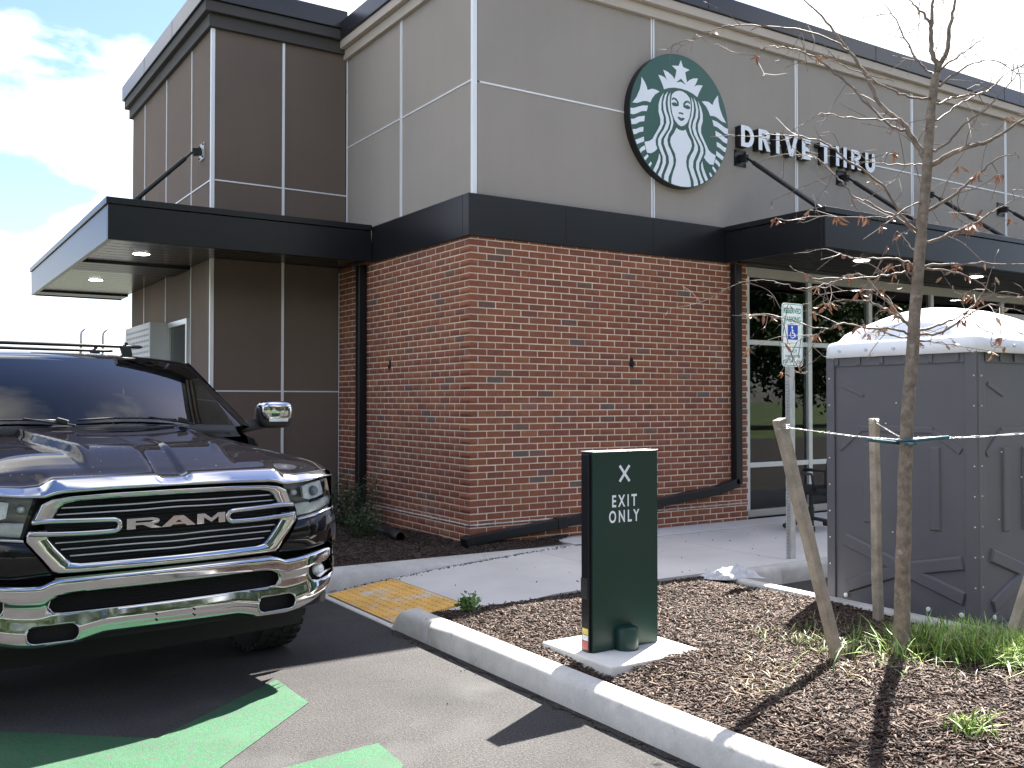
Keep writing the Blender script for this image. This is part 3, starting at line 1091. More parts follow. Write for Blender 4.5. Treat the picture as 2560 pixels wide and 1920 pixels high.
# ------------------------------------------------------------------ round emblem sign
EMB = {
'crown':[(0.014,0.924),(-0.029,0.827),(-0.167,0.807),(-0.075,0.756),(-0.092,0.672),(-0.113,0.609),(-0.159,0.653),(-0.241,0.693),(-0.337,0.711),(-0.304,0.64),(-0.259,0.568),(-0.305,0.598),(-0.368,0.614),(-0.436,0.618),(-0.386,0.542),(-0.35,0.481),(-0.323,0.421),(-0.232,0.457),(-0.122,0.483),(0.014,0.492)],
'fish':[(-0.759,0.525),(-0.698,0.458),(-0.663,0.404),(-0.645,0.353),(-0.557,0.389),(-0.485,0.388),(-0.414,0.371),(-0.504,0.31),(-0.557,0.247),(-0.593,0.18),(-0.664,0.188),(-0.734,0.176),(-0.839,0.131),(-0.934,0.121),(-0.856,0.215),(-0.795,0.333),(-0.768,0.432)],
's1':[(-0.983,0.037),(-0.909,0.045),(-0.822,0.08),(-0.734,0.112),(-0.637,0.125),(-0.664,0.039),(-0.752,0.025),(-0.839,-0.017),(-0.909,-0.048),(-0.978,-0.049)],
's2':[(-0.978,-0.123),(-0.909,-0.112),(-0.822,-0.067),(-0.7,-0.034),(-0.709,-0.116),(-0.788,-0.135),(-0.875,-0.183),(-0.952,-0.199)],
's3':[(-0.941,-0.269),(-0.866,-0.255),(-0.797,-0.22),(-0.727,-0.2),(-0.73,-0.271),(-0.805,-0.292),(-0.875,-0.33),(-0.918,-0.339)],
's4':[(-0.886,-0.418),(-0.823,-0.389),(-0.718,-0.342),(-0.715,-0.413),(-0.789,-0.444),(-0.85,-0.473)],
's5':[(-0.813,-0.552),(-0.771,-0.509),(-0.705,-0.469),(-0.687,-0.526),(-0.754,-0.562),(-0.779,-0.594)],
's6':[(-0.732,-0.661),(-0.649,-0.588),(-0.628,-0.62),(-0.698,-0.694)],
's7':[(-0.642,-0.752),(-0.587,-0.691),(-0.564,-0.715),(-0.61,-0.779)],
'h1':[(-0.333,0.365),(-0.396,0.281),(-0.432,0.18),(-0.433,0.071),(-0.397,-0.032),(-0.398,-0.114),(-0.452,-0.204),(-0.515,-0.295),(-0.55,-0.351),(-0.613,-0.391),(-0.704,-0.418),(-0.684,-0.496),(-0.657,-0.57),(-0.578,-0.568),(-0.507,-0.527),(-0.456,-0.479),(-0.488,-0.427),(-0.492,-0.359),(-0.452,-0.272),(-0.38,-0.179),(-0.334,-0.09),(-0.334,0.005),(-0.379,0.107),(-0.378,0.203),(-0.36,0.288)],
'h2':[(-0.247,0.403),(-0.306,0.338),(-0.342,0.223),(-0.334,0.115),(-0.289,0.013),(-0.28,-0.068),(-0.326,-0.171),(-0.398,-0.264),(-0.443,-0.339),(-0.444,-0.42),(-0.399,-0.509),(-0.354,-0.584),(-0.355,-0.68),(-0.4,-0.781),(-0.445,-0.855),(-0.447,-0.88),(-0.383,-0.905),(-0.379,-0.86),(-0.337,-0.773),(-0.291,-0.671),(-0.295,-0.576),(-0.345,-0.487),(-0.386,-0.398),(-0.38,-0.329),(-0.326,-0.253),(-0.253,-0.159),(-0.216,-0.058),(-0.234,0.022),(-0.279,0.11),(-0.297,0.217),(-0.278,0.316)],
'h3':[(-0.196,0.399),(-0.242,0.322),(-0.252,0.224),(-0.234,0.118),(-0.198,0.028),(-0.18,-0.052),(-0.207,-0.152),(-0.272,-0.238),(-0.326,-0.321),(-0.33,-0.39),(-0.291,-0.466),(-0.236,-0.568),(-0.228,-0.662),(-0.274,-0.764),(-0.319,-0.852),(-0.332,-0.925),(-0.247,-0.955),(-0.238,-0.869),(-0.192,-0.781),(-0.142,-0.664),(-0.145,-0.569),(-0.191,-0.479),(-0.245,-0.405),(-0.263,-0.325),(-0.235,-0.239),(-0.171,-0.147),(-0.139,-0.059),(-0.154,0.021),(-0.194,0.111),(-0.211,0.217),(-0.211,0.3)],
'h0':[(-0.421,-0.546),(-0.444,-0.638),(-0.489,-0.725),(-0.534,-0.799),(-0.543,-0.81),(-0.497,-0.845),(-0.481,-0.826),(-0.439,-0.759),(-0.4,-0.659),(-0.399,-0.591)],
'face':[(0.014,0.456),(-0.03,0.452),(-0.104,0.426),(-0.16,0.38),(-0.184,0.305),(-0.184,0.195),(-0.161,0.089),(-0.115,-0.0),(-0.051,-0.056),(0.014,-0.078)],
'body':[(0.014,-0.14),(-0.03,-0.136),(-0.079,-0.114),(-0.125,-0.195),(-0.19,-0.273),(-0.205,-0.344),(-0.172,-0.421),(-0.108,-0.508),(-0.086,-0.602),(-0.1,-0.686),(-0.146,-0.788),(-0.179,-0.889),(-0.183,-0.965),(-0.11,-.982),(0.014,-.988)],
'tri':[(0.014,0.643),(-0.085,0.567),(0.014,0.594)],
'brow':[(-0.175,0.309),(-0.132,0.334),(-0.077,0.323),(-0.035,0.282),(-0.031,0.223),(-0.087,0.205),(-0.142,0.203),(-0.178,0.231),(-0.151,0.255),(-0.105,0.263),(-0.064,0.249),(-0.077,0.282),(-0.123,0.308),(-0.169,0.287)],
'nose':[(0.014,0.132),(-0.026,0.13),(-0.036,0.112),(-0.013,0.102),(0.014,0.112)],
'mouth':[(0.014,0.046),(-0.014,0.056),(-0.065,0.056),(-0.035,0.02),(0.014,0.001)],
}
LC, LR = Vector((2.80, 0., 4.783)), .762
ls = thing('round_logo_sign', 'round green and white twin-tailed siren sign with black rim on the taupe wall', 'sign', LC)
mb = MB().lathe([(0, .096), (LR, .096), (LR, .004), (LR - .004, 0.0006), (LR - .012, .0004)], 96, (0, 0, 0), axis='y')
mb.build('rim', mat('sign_rim', (.012, .012, .013), rough=.4), ls, smooth=False)
MB().lathe([(LR - .006, 0), (0, 0)], 96, (0, -.001, 0), axis='y').build('face', signgreen_m, ls)
wm, gms = MB(), []
for k, pl in EMB.items():
    pl = [(x - .014, z) for x, z in pl]
    pl = [(x, z) if math.hypot(x, z) < .985 else (x * .985 / math.hypot(x, z), z * .985 / math.hypot(x, z)) for x, z in pl]
    centred = abs(pl[0][0]) < 1e-6
    white = k not in ('tri', 'brow', 'nose', 'mouth')
    d0, d1 = (-.0022, -.0042) if white else (-.0042, -.0058)
    tgt = wm
    if not white:
        tgt = MB()
        gms.append(tgt)
    fn = lambda a, b, w: (a * LR, w, b * LR)
    if centred:
        full = pl + [(-x, z) for x, z in pl[::-1] if abs(x) > 1e-6]
        tgt.prism(full, fn, d0, d1)
    else:
        tgt.prism(pl, fn, d0, d1)
        if not white:
            tgt = MB()
            gms.append(tgt)
        tgt.prism([(-x, z) for x, z in pl], fn, d0, d1)
em = wm.build('emblem', signwhite_m, ls)
for g_ in gms:
    g_.build('emblem_detail', signgreen_m, em)

# ------------------------------------------------------------------ channel letters
ROUND = 14
def ring(cx, cz, rx, rz, a0, a1, n=ROUND):
    return [(cx + rx * math.cos(t), cz + rz * math.sin(t)) for t in np.linspace(math.radians(a0), math.radians(a1), n)]
def letter_polys(ch, w, h, s):
    """polygons (convex or simple) in a w x h box with stroke s; counters are left open"""
    if ch == 'I':
        return [[(0, 0), (s, 0), (s, h), (0, h)]]
    if ch == 'T':
        return [[(0, h - s * .85), (w / 2 - s / 2, h - s * .85), (w / 2 - s / 2, 0), (w / 2 + s / 2, 0), (w / 2 + s / 2, h - s * .85), (w, h - s * .85), (w, h), (0, h)]]
    if ch == 'H':
        m0, m1 = h * .52 - s * .42, h * .52 + s * .42
        return [[(0, 0), (s, 0), (s, m0), (w - s, m0), (w - s, 0), (w, 0), (w, h), (w - s, h), (w - s, m1), (s, m1), (s, h), (0, h)]]
    if ch == 'E':
        t = s * .85
        return [[(0, 0), (w, 0), (w, t), (s, t), (s, h / 2 - t / 2), (w * .9, h / 2 - t / 2), (w * .9, h / 2 + t / 2), (s, h / 2 + t / 2), (s, h - t), (w, h - t), (w, h), (0, h)]]
    if ch == 'V':
        return [[(0, h), (s * 1.06, h), (w / 2, s * 1.25), (w - s * 1.06, h), (w, h), (w / 2 + s * .55, 0), (w / 2 - s * .55, 0)]]
    if ch == 'U':
        r = w / 2
        o = [(0, h)] + ring(r, r, r, r, 180, 360) + [(w, h), (w - s, h)] + ring(r, r, r - s, r - s, 360, 180) + [(s, h)]
        return [o]
    if ch == 'D':
        o = [(0, 0), (w * .45, 0)] + ring(w * .45, h / 2, w * .55, h / 2, -88, 88) + [(w * .45, h), (0, h)]
        i = [(s, s * .85), (w * .42, s * .85)] + ring(w * .42, h / 2, w * .58 - s, h / 2 - s * .85, -88, 88) + [(w * .42, h - s * .85), (s, h - s * .85)]
        # stitched ring with a hidden seam on the stem
        return [o + [(0, 0.0001)] if False else o[:1] + o[1:] + [(0, h * .5), (s, h * .5)] + i[::-1][:0] ] if False else ('ring', o, i)
    if ch == 'R':
        bh = h * .44
        o = [(0, h), (0, h - 2 * bh * 0 - bh * 1.14)]
        bt = h - bh * 1.16
        oo = [(0, bt), (w * .5, bt)] + ring(w * .5, (h + bt) / 2, w * .46, (h - bt) / 2, -88, 88) + [(w * .5, h), (0, h)]
        ii = [(s, bt + s * .8), (w * .48, bt + s * .8)] + ring(w * .48, (h + bt) / 2, w * .48 - s, (h - bt) / 2 - s * .8, -88, 88) + [(w * .48, h - s * .8), (s, h - s * .8)]
        return ('ringplus', oo, ii, [[(0, 0), (s, 0), (s, bt), (0, bt)], [(w * .38, bt), (w - s * 1.12, 0), (w, 0), (w * .38 + s * 1.0, bt)]])
    return []
def ring_prism(mb, o, i, fn, w0, w1, n=64):
    """closed outline o with closed hole i"""
    O = resample(o + [o[0]], n + 1)[:-1]
    I = resample(i + [i[0]], n + 1)[:-1]
    # align start points
    v = [fn(a, b, w0) for a, b in O] + [fn(a, b, w0) for a, b in I] + [fn(a, b, w1) for a, b in O] + [fn(a, b, w1) for a, b in I]
    f = []
    for k in range(n):
        q = (k + 1) % n
        f += [(k, q, n + q, n + k), (2 * n + k, 3 * n + k, 3 * n + q, 2 * n + q), (k, 2 * n + k, 2 * n + q, q), (n + k, n + q, 3 * n + q, 3 * n + k)]
    mb.add(v, f)
def letter(mb, ch, w, h, s, fn, w0, w1):
    P = letter_polys(ch, w, h, s)
    if isinstance(P, tuple):
        ring_prism(mb, P[1], P[2], fn, w0, w1)
        for q in (P[3] if len(P) > 3 else []):
            mb.prism(q, fn, w0, w1)
    else:
        for q in P:
            mb.prism(q, fn, w0, w1)
dt = thing('drive_thru_lettering', 'white DRIVE THRU channel letters with black sides on the taupe wall', 'sign', (3.775, 0, 4.64))
rim_m = mat('letter_return', (.012, .012, .013), rough=.4)
for ch, x0, x1 in (('D', 3.775, 3.995), ('R', 4.076, 4.285), ('I', 4.385, 4.451), ('V', 4.535, 4.785), ('E', 4.862, 5.025), ('T', 5.205, 5.425), ('H', 5.518, 5.731), ('R', 5.825, 6.03), ('U', 6.116, 6.32)):
    fn = lambda a, b, w: (x0 + a, w, 4.64 + b)
    mb = MB()
    letter(mb, ch, x1 - x0, .258, .062, fn, .097, .001)
    lo = mb.build('letter', rim_m, dt, off=dt.location)
    mb = MB()
    letter(mb, ch, x1 - x0, .258, .062, fn, .0005, -.003)
    mb.build('letter_face', signwhite_m, lo, off=dt.location)

# ------------------------------------------------------------------ exit sign pylon
pyl_m = mat('dark_green_enamel', (.009, .034, .027), rough=.34, spec=.35, var=.05, vscale=3, fine=.05)
ex = thing('exit_only_sign', 'dark green EXIT ONLY pylon standing on a concrete pad in the mulch', 'sign', (-1.235, -3.78, .17))
o_ = ex.location
SX0, SX1, SY0, SY1 = -1.482, -.985, -3.833, -3.725
MB().box(SX0 + .02, SX1, SY0, SY0 + .012, .175, 1.290).build('front_panel', pyl_m, ex, off=o_, bevel=.002)
MB().box(SX0 + .02, SX1, SY1 - .012, SY1, .175, 1.290).build('back_panel', pyl_m, ex, off=o_, bevel=.002)
MB().box(SX0 + .021, SX1 - .001, SY0 + .013, SY1 - .013, .17, 1.285).build('body', mattblack_m, ex, off=o_)
MB().box(SX0 + .004, SX0 + .0205, SY0 + .02, SY1 - .02, .175, 1.28).build('side_panel', black_m, ex, off=o_, bevel=.002)
MB().box(SX0 + .016, SX1 + .002, SY0 - .002, SY1 + .002, 1.2905, 1.297).build('top_cap', mat('cap_metal', (.55, .56, .56), rough=.3, metal=.8), ex, off=o_, bevel=.002)
ap = MB().box(SX0 - .001, SX0 + .0035, SY0 + .027, SY1 - .02, .47, .585).build('access_plate', blackplastic_m, ex, off=o_, bevel=.002)
for z in (.50, .555):
    MB().tube([(SX0 - .001, SY0 + .05, z), (SX0 - .004, SY0 + .05, z)], .004, 8).build('screw', wire_m, ap, off=o_)
for z0, z1, col, nm in ((.272, .305, (.62, .5, .1), 'yellow'), (.238, .268, (.62, .64, .66), 'white'), (.19, .234, (.4, .05, .05), 'red')):
    sk = MB().box(SX0 + .002, SX0 + .0038, SY0 + .025, SY1 - .03, z0, z1).build('sticker', mat('sticker_' + nm, col, rough=.4, var=.3, vscale=120), ex, off=o_, label='small %s label low on the side of the pylon' % nm)
mb = MB().lathe([(.0, .302), (.05, .302), (.066, .295), (.07, .285), (.07, .17)], 28, (-1.235, SY0 - .012, 0))
mb.build('lamp_hood', pyl_m, ex, off=o_, smooth=True)
def signtext(s, size, cx, cz, y, mt, par, off_, spacing=1., bold=0., xs=1., name='lettering'):
    v, f = text_mb(s, size, spacing, bold, xs=xs)
    zc = (min(p[1] for p in v) + max(p[1] for p in v)) / 2
    xc = (min(p[0] for p in v) + max(p[0] for p in v)) / 2
    mb = MB().add([(cx + a - xc, y, cz + b - zc) for a, b in v], f)
    return mb.build(name, mt, par, off=off_, recalc=False)
yt = SY0 - .0012
signtext('EXIT', .094, -1.235, 1.012, yt, signwhite_m, ex, o_, 1.5, .0022, .70)
signtext('ONLY', .094, -1.237, .924, yt, signwhite_m, ex, o_, 1.45, .0022, .70)
mb = MB()
mb.bar((-1.271, yt, 1.122), (-1.199, yt, 1.212), .015, .002, up=(0, 1, 0))
mb.bar((-1.271, yt - .0004, 1.212), (-1.199, yt - .0004, 1.122), .015, .002, up=(0, 1, 0))
mb.build('cross_mark', signwhite_m, ex, off=o_)
MB().box(-1.545, -.885, -4.10, -3.45, .10, .172).build('base_slab', mat('pad_concrete', (.66, .64, .6), rough=.85, var=.06, vscale=4, bump=.3, bscale=250), ex, off=o_, bevel=.01)

# ------------------------------------------------------------------ reserved parking sign
rp = thing('reserved_parking_sign', 'white RESERVED PARKING sign with wheelchair symbol on a perforated steel post', 'sign', (2.118, -2.15, .15))
o_ = rp.location
mb = MB()
for x0, x1, y0, y1 in ((2.058, 2.092, -2.153, -2.148), (2.146, 2.180, -2.153, -2.148), (2.098, 2.140, -2.172, -2.167)):
    mb.box(x0, x1, y0, y1, .10, 2.40)
mb.box(2.0921, 2.0979, -2.172, -2.148, .10, 2.40)
mb.box(2.1401, 2.1459, -2.172, -2.148, .10, 2.40)
post = mb.build('post', galv_m, rp, off=o_)
mb = MB()
for k in range(60):
    z = .2 + k * .03
    if z > 1.86:
        break
    for x, y in ((2.075, -2.1536), (2.163, -2.1536)):
        mb.lathe([(0, 0), (.0052, 0)], 8, (x, y, z), axis='y')
mb.build('post_hole', mattblack_m, post, off=o_, kind='stuff')
def rrect(x0, x1, z0, z1, r, n=5):
    o = []
    for cx, cz, a in ((x1 - r, z0 + r, -90), (x1 - r, z1 - r, 0), (x0 + r, z1 - r, 90), (x0 + r, z0 + r, 180)):
        o += ring(cx, cz, r, r, a, a + 90, n)
    return o
PX0, PX1, PZ0, PZ1 = 1.985, 2.267, 1.895, 2.472
fy_ = lambda a, b, w: (a, w, b)
signback = mat('sign_plate', (.74, .80, .77), rough=.3, var=.02, vscale=4)
pl = MB().prism(rrect(PX0, PX1, PZ0, PZ1, .035), fy_, -2.176, -2.173).build('plate', signback, rp, off=o_)
sgreen = mat('sign_green_ink', (.03, .2, .14), rough=.4)
mb = MB()
ring_prism(mb, rrect(PX0 + .009, PX1 - .009, PZ0 + .009, PZ1 - .009, .028), rrect(PX0 + .014, PX1 - .014, PZ0 + .014, PZ1 - .014, .024), fy_, -2.1762, -2.1775, n=80)
mb.box(PX0 + .014, PX1 - .014, -2.1775, -2.1762, 2.068, 2.074)
mb.build('border', sgreen, pl, off=o_)
sblue = mat('sign_blue_ink', (.012, .05, .36), rough=.4)
MB().box(2.062, 2.196, -2.1775, -2.1762, 2.140, 2.275).build('symbol_panel', sblue, pl, off=o_)
mb = MB()
ysy = -2.1785
mb.lathe([(.0105, 0), (0, 0)], 14, (2.118, ysy, 2.253), axis='y')
mb.bar((2.118, ysy, 2.24), (2.122, ysy, 2.198), .011, .001, up=(0, 1, 0))
mb.bar((2.118, ysy - .0003, 2.222), (2.142, ysy - .0003, 2.220), .008, .001, up=(0, 1, 0))
mb.bar((2.120, ysy - .0006, 2.199), (2.148, ysy - .0006, 2.197), .010, .001, up=(0, 1, 0))
mb.bar((2.147, ysy - .0009, 2.199), (2.160, ysy - .0009, 2.166), .010, .001, up=(0, 1, 0))
mb.bar((2.157, ysy - .0012, 2.165), (2.168, ysy - .0012, 2.170), .007, .001, up=(0, 1, 0))
pts = ring(2.122, 2.186, .031, .031, 130, 345, 16)
for p, q in zip(pts[:-1], pts[1:]):
    mb.bar((p[0], ysy - .0015, p[1]), (q[0], ysy - .0015, q[1]), .009, .001, up=(0, 1, 0))
mb.build('wheelchair_symbol', signwhite_m, pl, off=o_)
ytx = -2.1770
signtext('RESERVED', .066, 2.126, 2.403, ytx, sgreen, pl, o_, 1.0, .0020, .80)
signtext('PARKING', .066, 2.126, 2.325, ytx, sgreen, pl, o_, 1.0, .0020, .80)
signtext('PENALTY', .036, 2.126, 2.036, ytx, sgreen, pl, o_, 1.0, .0010, .8)
signtext('$100 - $500 FINE', .036, 2.126, 1.986, ytx, sgreen, pl, o_, 1.0, .0010, .76)
signtext('TOW - AWAY ZONE', .036, 2.126, 1.938, ytx, sgreen, pl, o_, 1.0, .0010, .76)
mb = MB()
for z in (1.93, 2.43):
    mb.tube([(2.119, -2.1735, z), (2.119, -2.18, z)], .006, 8)
mb.build('bolt', wire_m, pl, off=o_)

# ------------------------------------------------------------------ portable toilet
grey_m = mat('grey_polyethylene', (.10, .098, .108), rough=.5, var=.05, vscale=2, bump=.25, bscale=350, fine=.05)
roof_m = mat('white_plastic_roof', (.78, .80, .84), rough=.4, var=.03, vscale=2)
QX0, QX1, QY0, QY1 = 1.25, 2.42, -4.47, -3.26
pt = thing('portable_toilet', 'grey plastic portable toilet with white domed roof behind the young tree', 'portable toilet', (1.83, -3.86, 0))
o_ = pt.location
MB().box(QX0 - .03, QX1 + .03, QY0 - .03, QY1 + .03, .0, .09).build('skid', mat('skid_plastic', (.06, .06, .065), rough=.7, fine=.05), pt, off=o_, bevel=.01)
def wall(name, fn, L, door=False):
    """fn(a along, depth outward, z)"""
    def bx(mb, a0, a1, z0, z1, d0, d1):
        v = [fn(a, d, z) for d in (d0, d1) for a, z in ((a0, z0), (a1, z0), (a1, z1), (a0, z1))]
        mb.add(v, [(3, 2, 1, 0), (4, 5, 6, 7), (0, 1, 5, 4), (1, 2, 6, 5), (2, 3, 7, 6), (3, 0, 4, 7)])
    def strip(mb, p, q, w, d0, d1):
        p, q = Vector((*p, 0)), Vector((*q, 0))
        t = (q - p).normalized()
        n = Vector((-t.y, t.x, 0))
        lo = [p + n * w / 2, q + n * w / 2, q - n * w / 2, p - n * w / 2]
        hi = [p + n * w * .38 + t * w * .12, q + n * w * .38 - t * w * .12, q - n * w * .38 - t * w * .12, p - n * w * .38 + t * w * .12]
        v = [fn(a.x, d0, a.y) for a in lo] + [fn(a.x, d1, a.y) for a in hi]
        mb.add(v, [(3, 2, 1, 0), (4, 5, 6, 7), (0, 1, 5, 4), (1, 2, 6, 5), (2, 3, 7, 6), (3, 0, 4, 7)])
    mb = MB()
    bx(mb, .0, L, .09, 1.93, -.03, 0)
    w = mb.build(name, grey_m, pt, off=o_, bevel=.004)
    for a0, a1 in ((.0, .075), (L - .09, L)):
        mb = MB()
        bx(mb, a0 + .001, a1 - .001, .1, 1.92, 0, .016)
        mb.build('corner_rib', grey_m, w, off=o_, bevel=.006)
    mb = MB()
    bx(mb, .076, L - .091, 1.84, 1.915, 0, .010)
    for k in range(6):
        a = .12 + k * (L - .24) / 5
        bx(mb, a - .04, a - .005, 1.85, 1.905, .0101, .02)
    mb.build('vent_louvre', grey_m, w, off=o_, bevel=.003)
    mb = MB()
    for k in range(3):
        a = L * (.30 + .22 * k)
        strip(mb, (a, .69), (a, 1.27), .085, 0, .014)
    mb.build('stiffening_rib', grey_m, w, off=o_, bevel=.003)
    mb = MB()
    strip(mb, (.11, 1.22), (.30, 1.375), .05, 0, .010)
    strip(mb, (.29, 1.38), (L - .32, 1.38), .05, 0, .0105)
    strip(mb, (L - .33, 1.375), (L - .12, 1.24), .05, 0, .010)
    strip(mb, (.13, 1.70), (.33, 1.62), .03, 0, .008)
    mb.build('arched_rib', grey_m, w, off=o_, bevel=.003)
    mb = MB()
    strip(mb, (.15, .55), (L * .52, .40), .10, 0, .018)
    strip(mb, (L * .5, .405), (L - .10, .26), .10, 0, .0185)
    strip(mb, (L - .11, .50), (L * .5, .385), .10, 0, .0175)
    strip(mb, (L * .52, .39), (.17, .20), .10, 0, .0178)
    mb.build('cross_rib', grey_m, w, off=o_, bevel=.003)
    mb = MB()
    def rivet(a, z, r, h=.022):
        c = Vector(fn(a, 0.012, z))
        n = (Vector(fn(a, 1, z)) - Vector(fn(a, 0, z)))
        mb.tube([c, c + n * (h - .016), c + n * (h - .012)], [r, r, r * .6], 12)
    for k in range(8):
        rivet(.03, .35 + k * .2, .006)
        rivet(L - .02, .35 + k * .2, .005)
    for a, z in ((.17, .135), (L * .7, .15), (L - .12, .155)):
        rivet(a, z, .017, .024)
    for k in range(5):
        rivet(.2 + RND.uniform(0, L - .4), RND.uniform(.6, 1.6), .005, .018)
    mb.build('rivet', white_m, w, off=o_, kind='stuff')
wall('side_wall', lambda a, d, z: (QX0 - d, QY1 - a, z), QY1 - QY0)
wall('side_wall', lambda a, d, z: (QX1 + d, QY0 + a, z), QY1 - QY0)
wall('front_wall', lambda a, d, z: (QX0 + .031 + a * .947, QY0 + .031 - d, z), QX1 - QX0)
wall('back_wall', lambda a, d, z: (QX1 - .031 - a * .947, QY1 - .031 + d, z), QX1 - QX0)
# roof: skirt and dome
mb = MB()
P = []
def skirt(e, z):
    o = rrect(QX0 - e, QX1 + e, QY0 - e, QY1 + e, .07 + e, 4)
    return [(a, b, z) for a, b in o]
rows = [skirt(.03, 1.905), skirt(.04, 1.91), skirt(.03, 1.985), skirt(.02, 2.0), skirt(.012, 2.015), skirt(-.02, 2.025)]
P = [[r[i] for r in rows] for i in range(len(rows[0]))]
mb.grid(P, True)
rf = mb.build('roof', roof_m, pt, off=o_, smooth=True)
mb = MB()
cx, cy = (QX0 + QX1) / 2, (QY0 + QY1) / 2
hx, hy = (QX1 - QX0) / 2 - .02, (QY1 - QY0) / 2 - .02
N = 36
P = []
for i in range(N + 1):
    row = []
    for j in range(N + 1):
        a, b = -1 + 2 * i / N, -1 + 2 * j / N
        ed = sstep(0, .16, 1 - abs(a)) * sstep(0, .13, 1 - abs(b))
        zz = 2.02 + ed * .05 + .20 * (1 - b * b) ** .9 * (1 - abs(a) ** 3.5)
        row.append((cx + a * hx, cy + b * hy, zz))
    P.append(row)
mb.grid(P).build('dome', roof_m, rf, off=o_, smooth=True)
for k in range(5):
    y = QY1 - .14 - k * .23
    MB().tube([(QX0 - .03, y, 1.955), (QX0 - .045, y, 1.955)], .011, 10).build('roof_rivet', galv_m, rf, off=o_)
for k in range(5):
    x = QX0 + .14 + k * .23
    MB().tube([(x, QY0 - .03, 1.955), (x, QY0 - .045, 1.955)], .011, 10).build('roof_rivet', galv_m, rf, off=o_)

# ------------------------------------------------------------------ office chair
oc = thing('office_chair', 'black office chair on castors by the shop window behind the signpost', 'chair', (3.85, -.95, .168), math.radians(205))
fab_m = mat('black_fabric', (.012, .012, .013), rough=.8, var=.2, vscale=60)
P = []
for i in range(9):
    z = .46 + .5 * i / 8
    wd = .23 - .03 * (i / 8) ** 2 - (.05 if i == 8 else 0)
    row = []
    for j in range(9):
        a = -1 + 2 * j / 8
        row.append((a * wd, .22 + .05 * (1 - a * a) * .5 + .05 * (i / 8), z))
    P.append(row)
mb = MB().grid(P)
n0 = len(mb.v)
mb2 = MB().grid([[(x, y + .045, z) for x, y, z in row] for row in P])
mb.add(mb2.v, [q[::-1] for q in mb2.f])
o1 = mb.build('backrest', fab_m, oc, smooth=True)
so = o1.modifiers.new('solid', 'SOLIDIFY')
so.thickness = .03
MB().box(-.25, .25, -.24, .24, .39, .47).build('seat', fab_m, oc, bevel=.035, seg=3)
mb = MB()
mb.tube([(0, 0, .08), (0, 0, .4)], .024, 12)
mb.tube([(0, 0, .08), (0, 0, .24)], .033, 12)
mb.build('gas_lift', blackplastic_m, oc)
mb = MB()
mb.bar((0, .15, .4), (0, .30, .40), .06, .02)
mb.bar((0, .295, .4), (0, .30, .6), .06, .02, up=(1, 0, 0))
mb.build('back_bracket', blackplastic_m, oc)
for k in range(5):
    t = 2 * math.pi * k / 5 + .3
    d = Vector((math.cos(t), math.sin(t), 0))
    leg = MB().bar(d * .03 + Vector((0, 0, .11)), d * .29 + Vector((0, 0, .07)), .045, .035, taper=.7).build('base_leg', blackplastic_m, oc, bevel=.006)
    mb = MB()
    c = d * .29 + Vector((0, 0, .0285))
    s_ = Vector((-d.y, d.x, 0))
    for q in (-1, 1):
        mb.tube([c + s_ * .008 * q, c + s_ * .026 * q], .028, 14)
    mb.build('castor', blackplastic_m, leg)
for sx in (-1, 1):
    mb = MB().tube([(sx * .26, .1, .43), (sx * .29, .08, .62), (sx * .29, -.16, .63)], [.014, .016, .022], 8)
    mb.build('armrest', blackplastic_m, oc, smooth=True)

# ------------------------------------------------------------------ crumpled cloth
mb = MB()
P = []
for i in range(22):
    row = []
    for j in range(14):
        a, b = i / 21 - .5, j / 13 - .5
        r = max(0, 1 - (2 * a) ** 4) * max(0, 1 - (2 * b) ** 4)
        h = r * (.03 + .045 * abs(math.sin(a * 11 + b * 7)) * (1 - abs(a)) + .02 * math.sin(b * 23 + a * 3) + RND.uniform(0, .012))
        row.append((a * .46 + .02 * math.sin(b * 9), b * .20 + .03 * math.sin(a * 8), max(.0, h) + .004))
    P.append(row)
mb.grid(P)
rag = mb.build('crumpled_rag', mat('rag_cloth', (.55, .55, .57), rough=.9, var=.15, vscale=25), None, smooth=True)
rag.location = (1.0, -2.50, .145)
rag.rotation_euler = (0, 0, -.35)
tag(rag, 'crumpled pale rag lying at the back corner of the mulch island', 'rag')

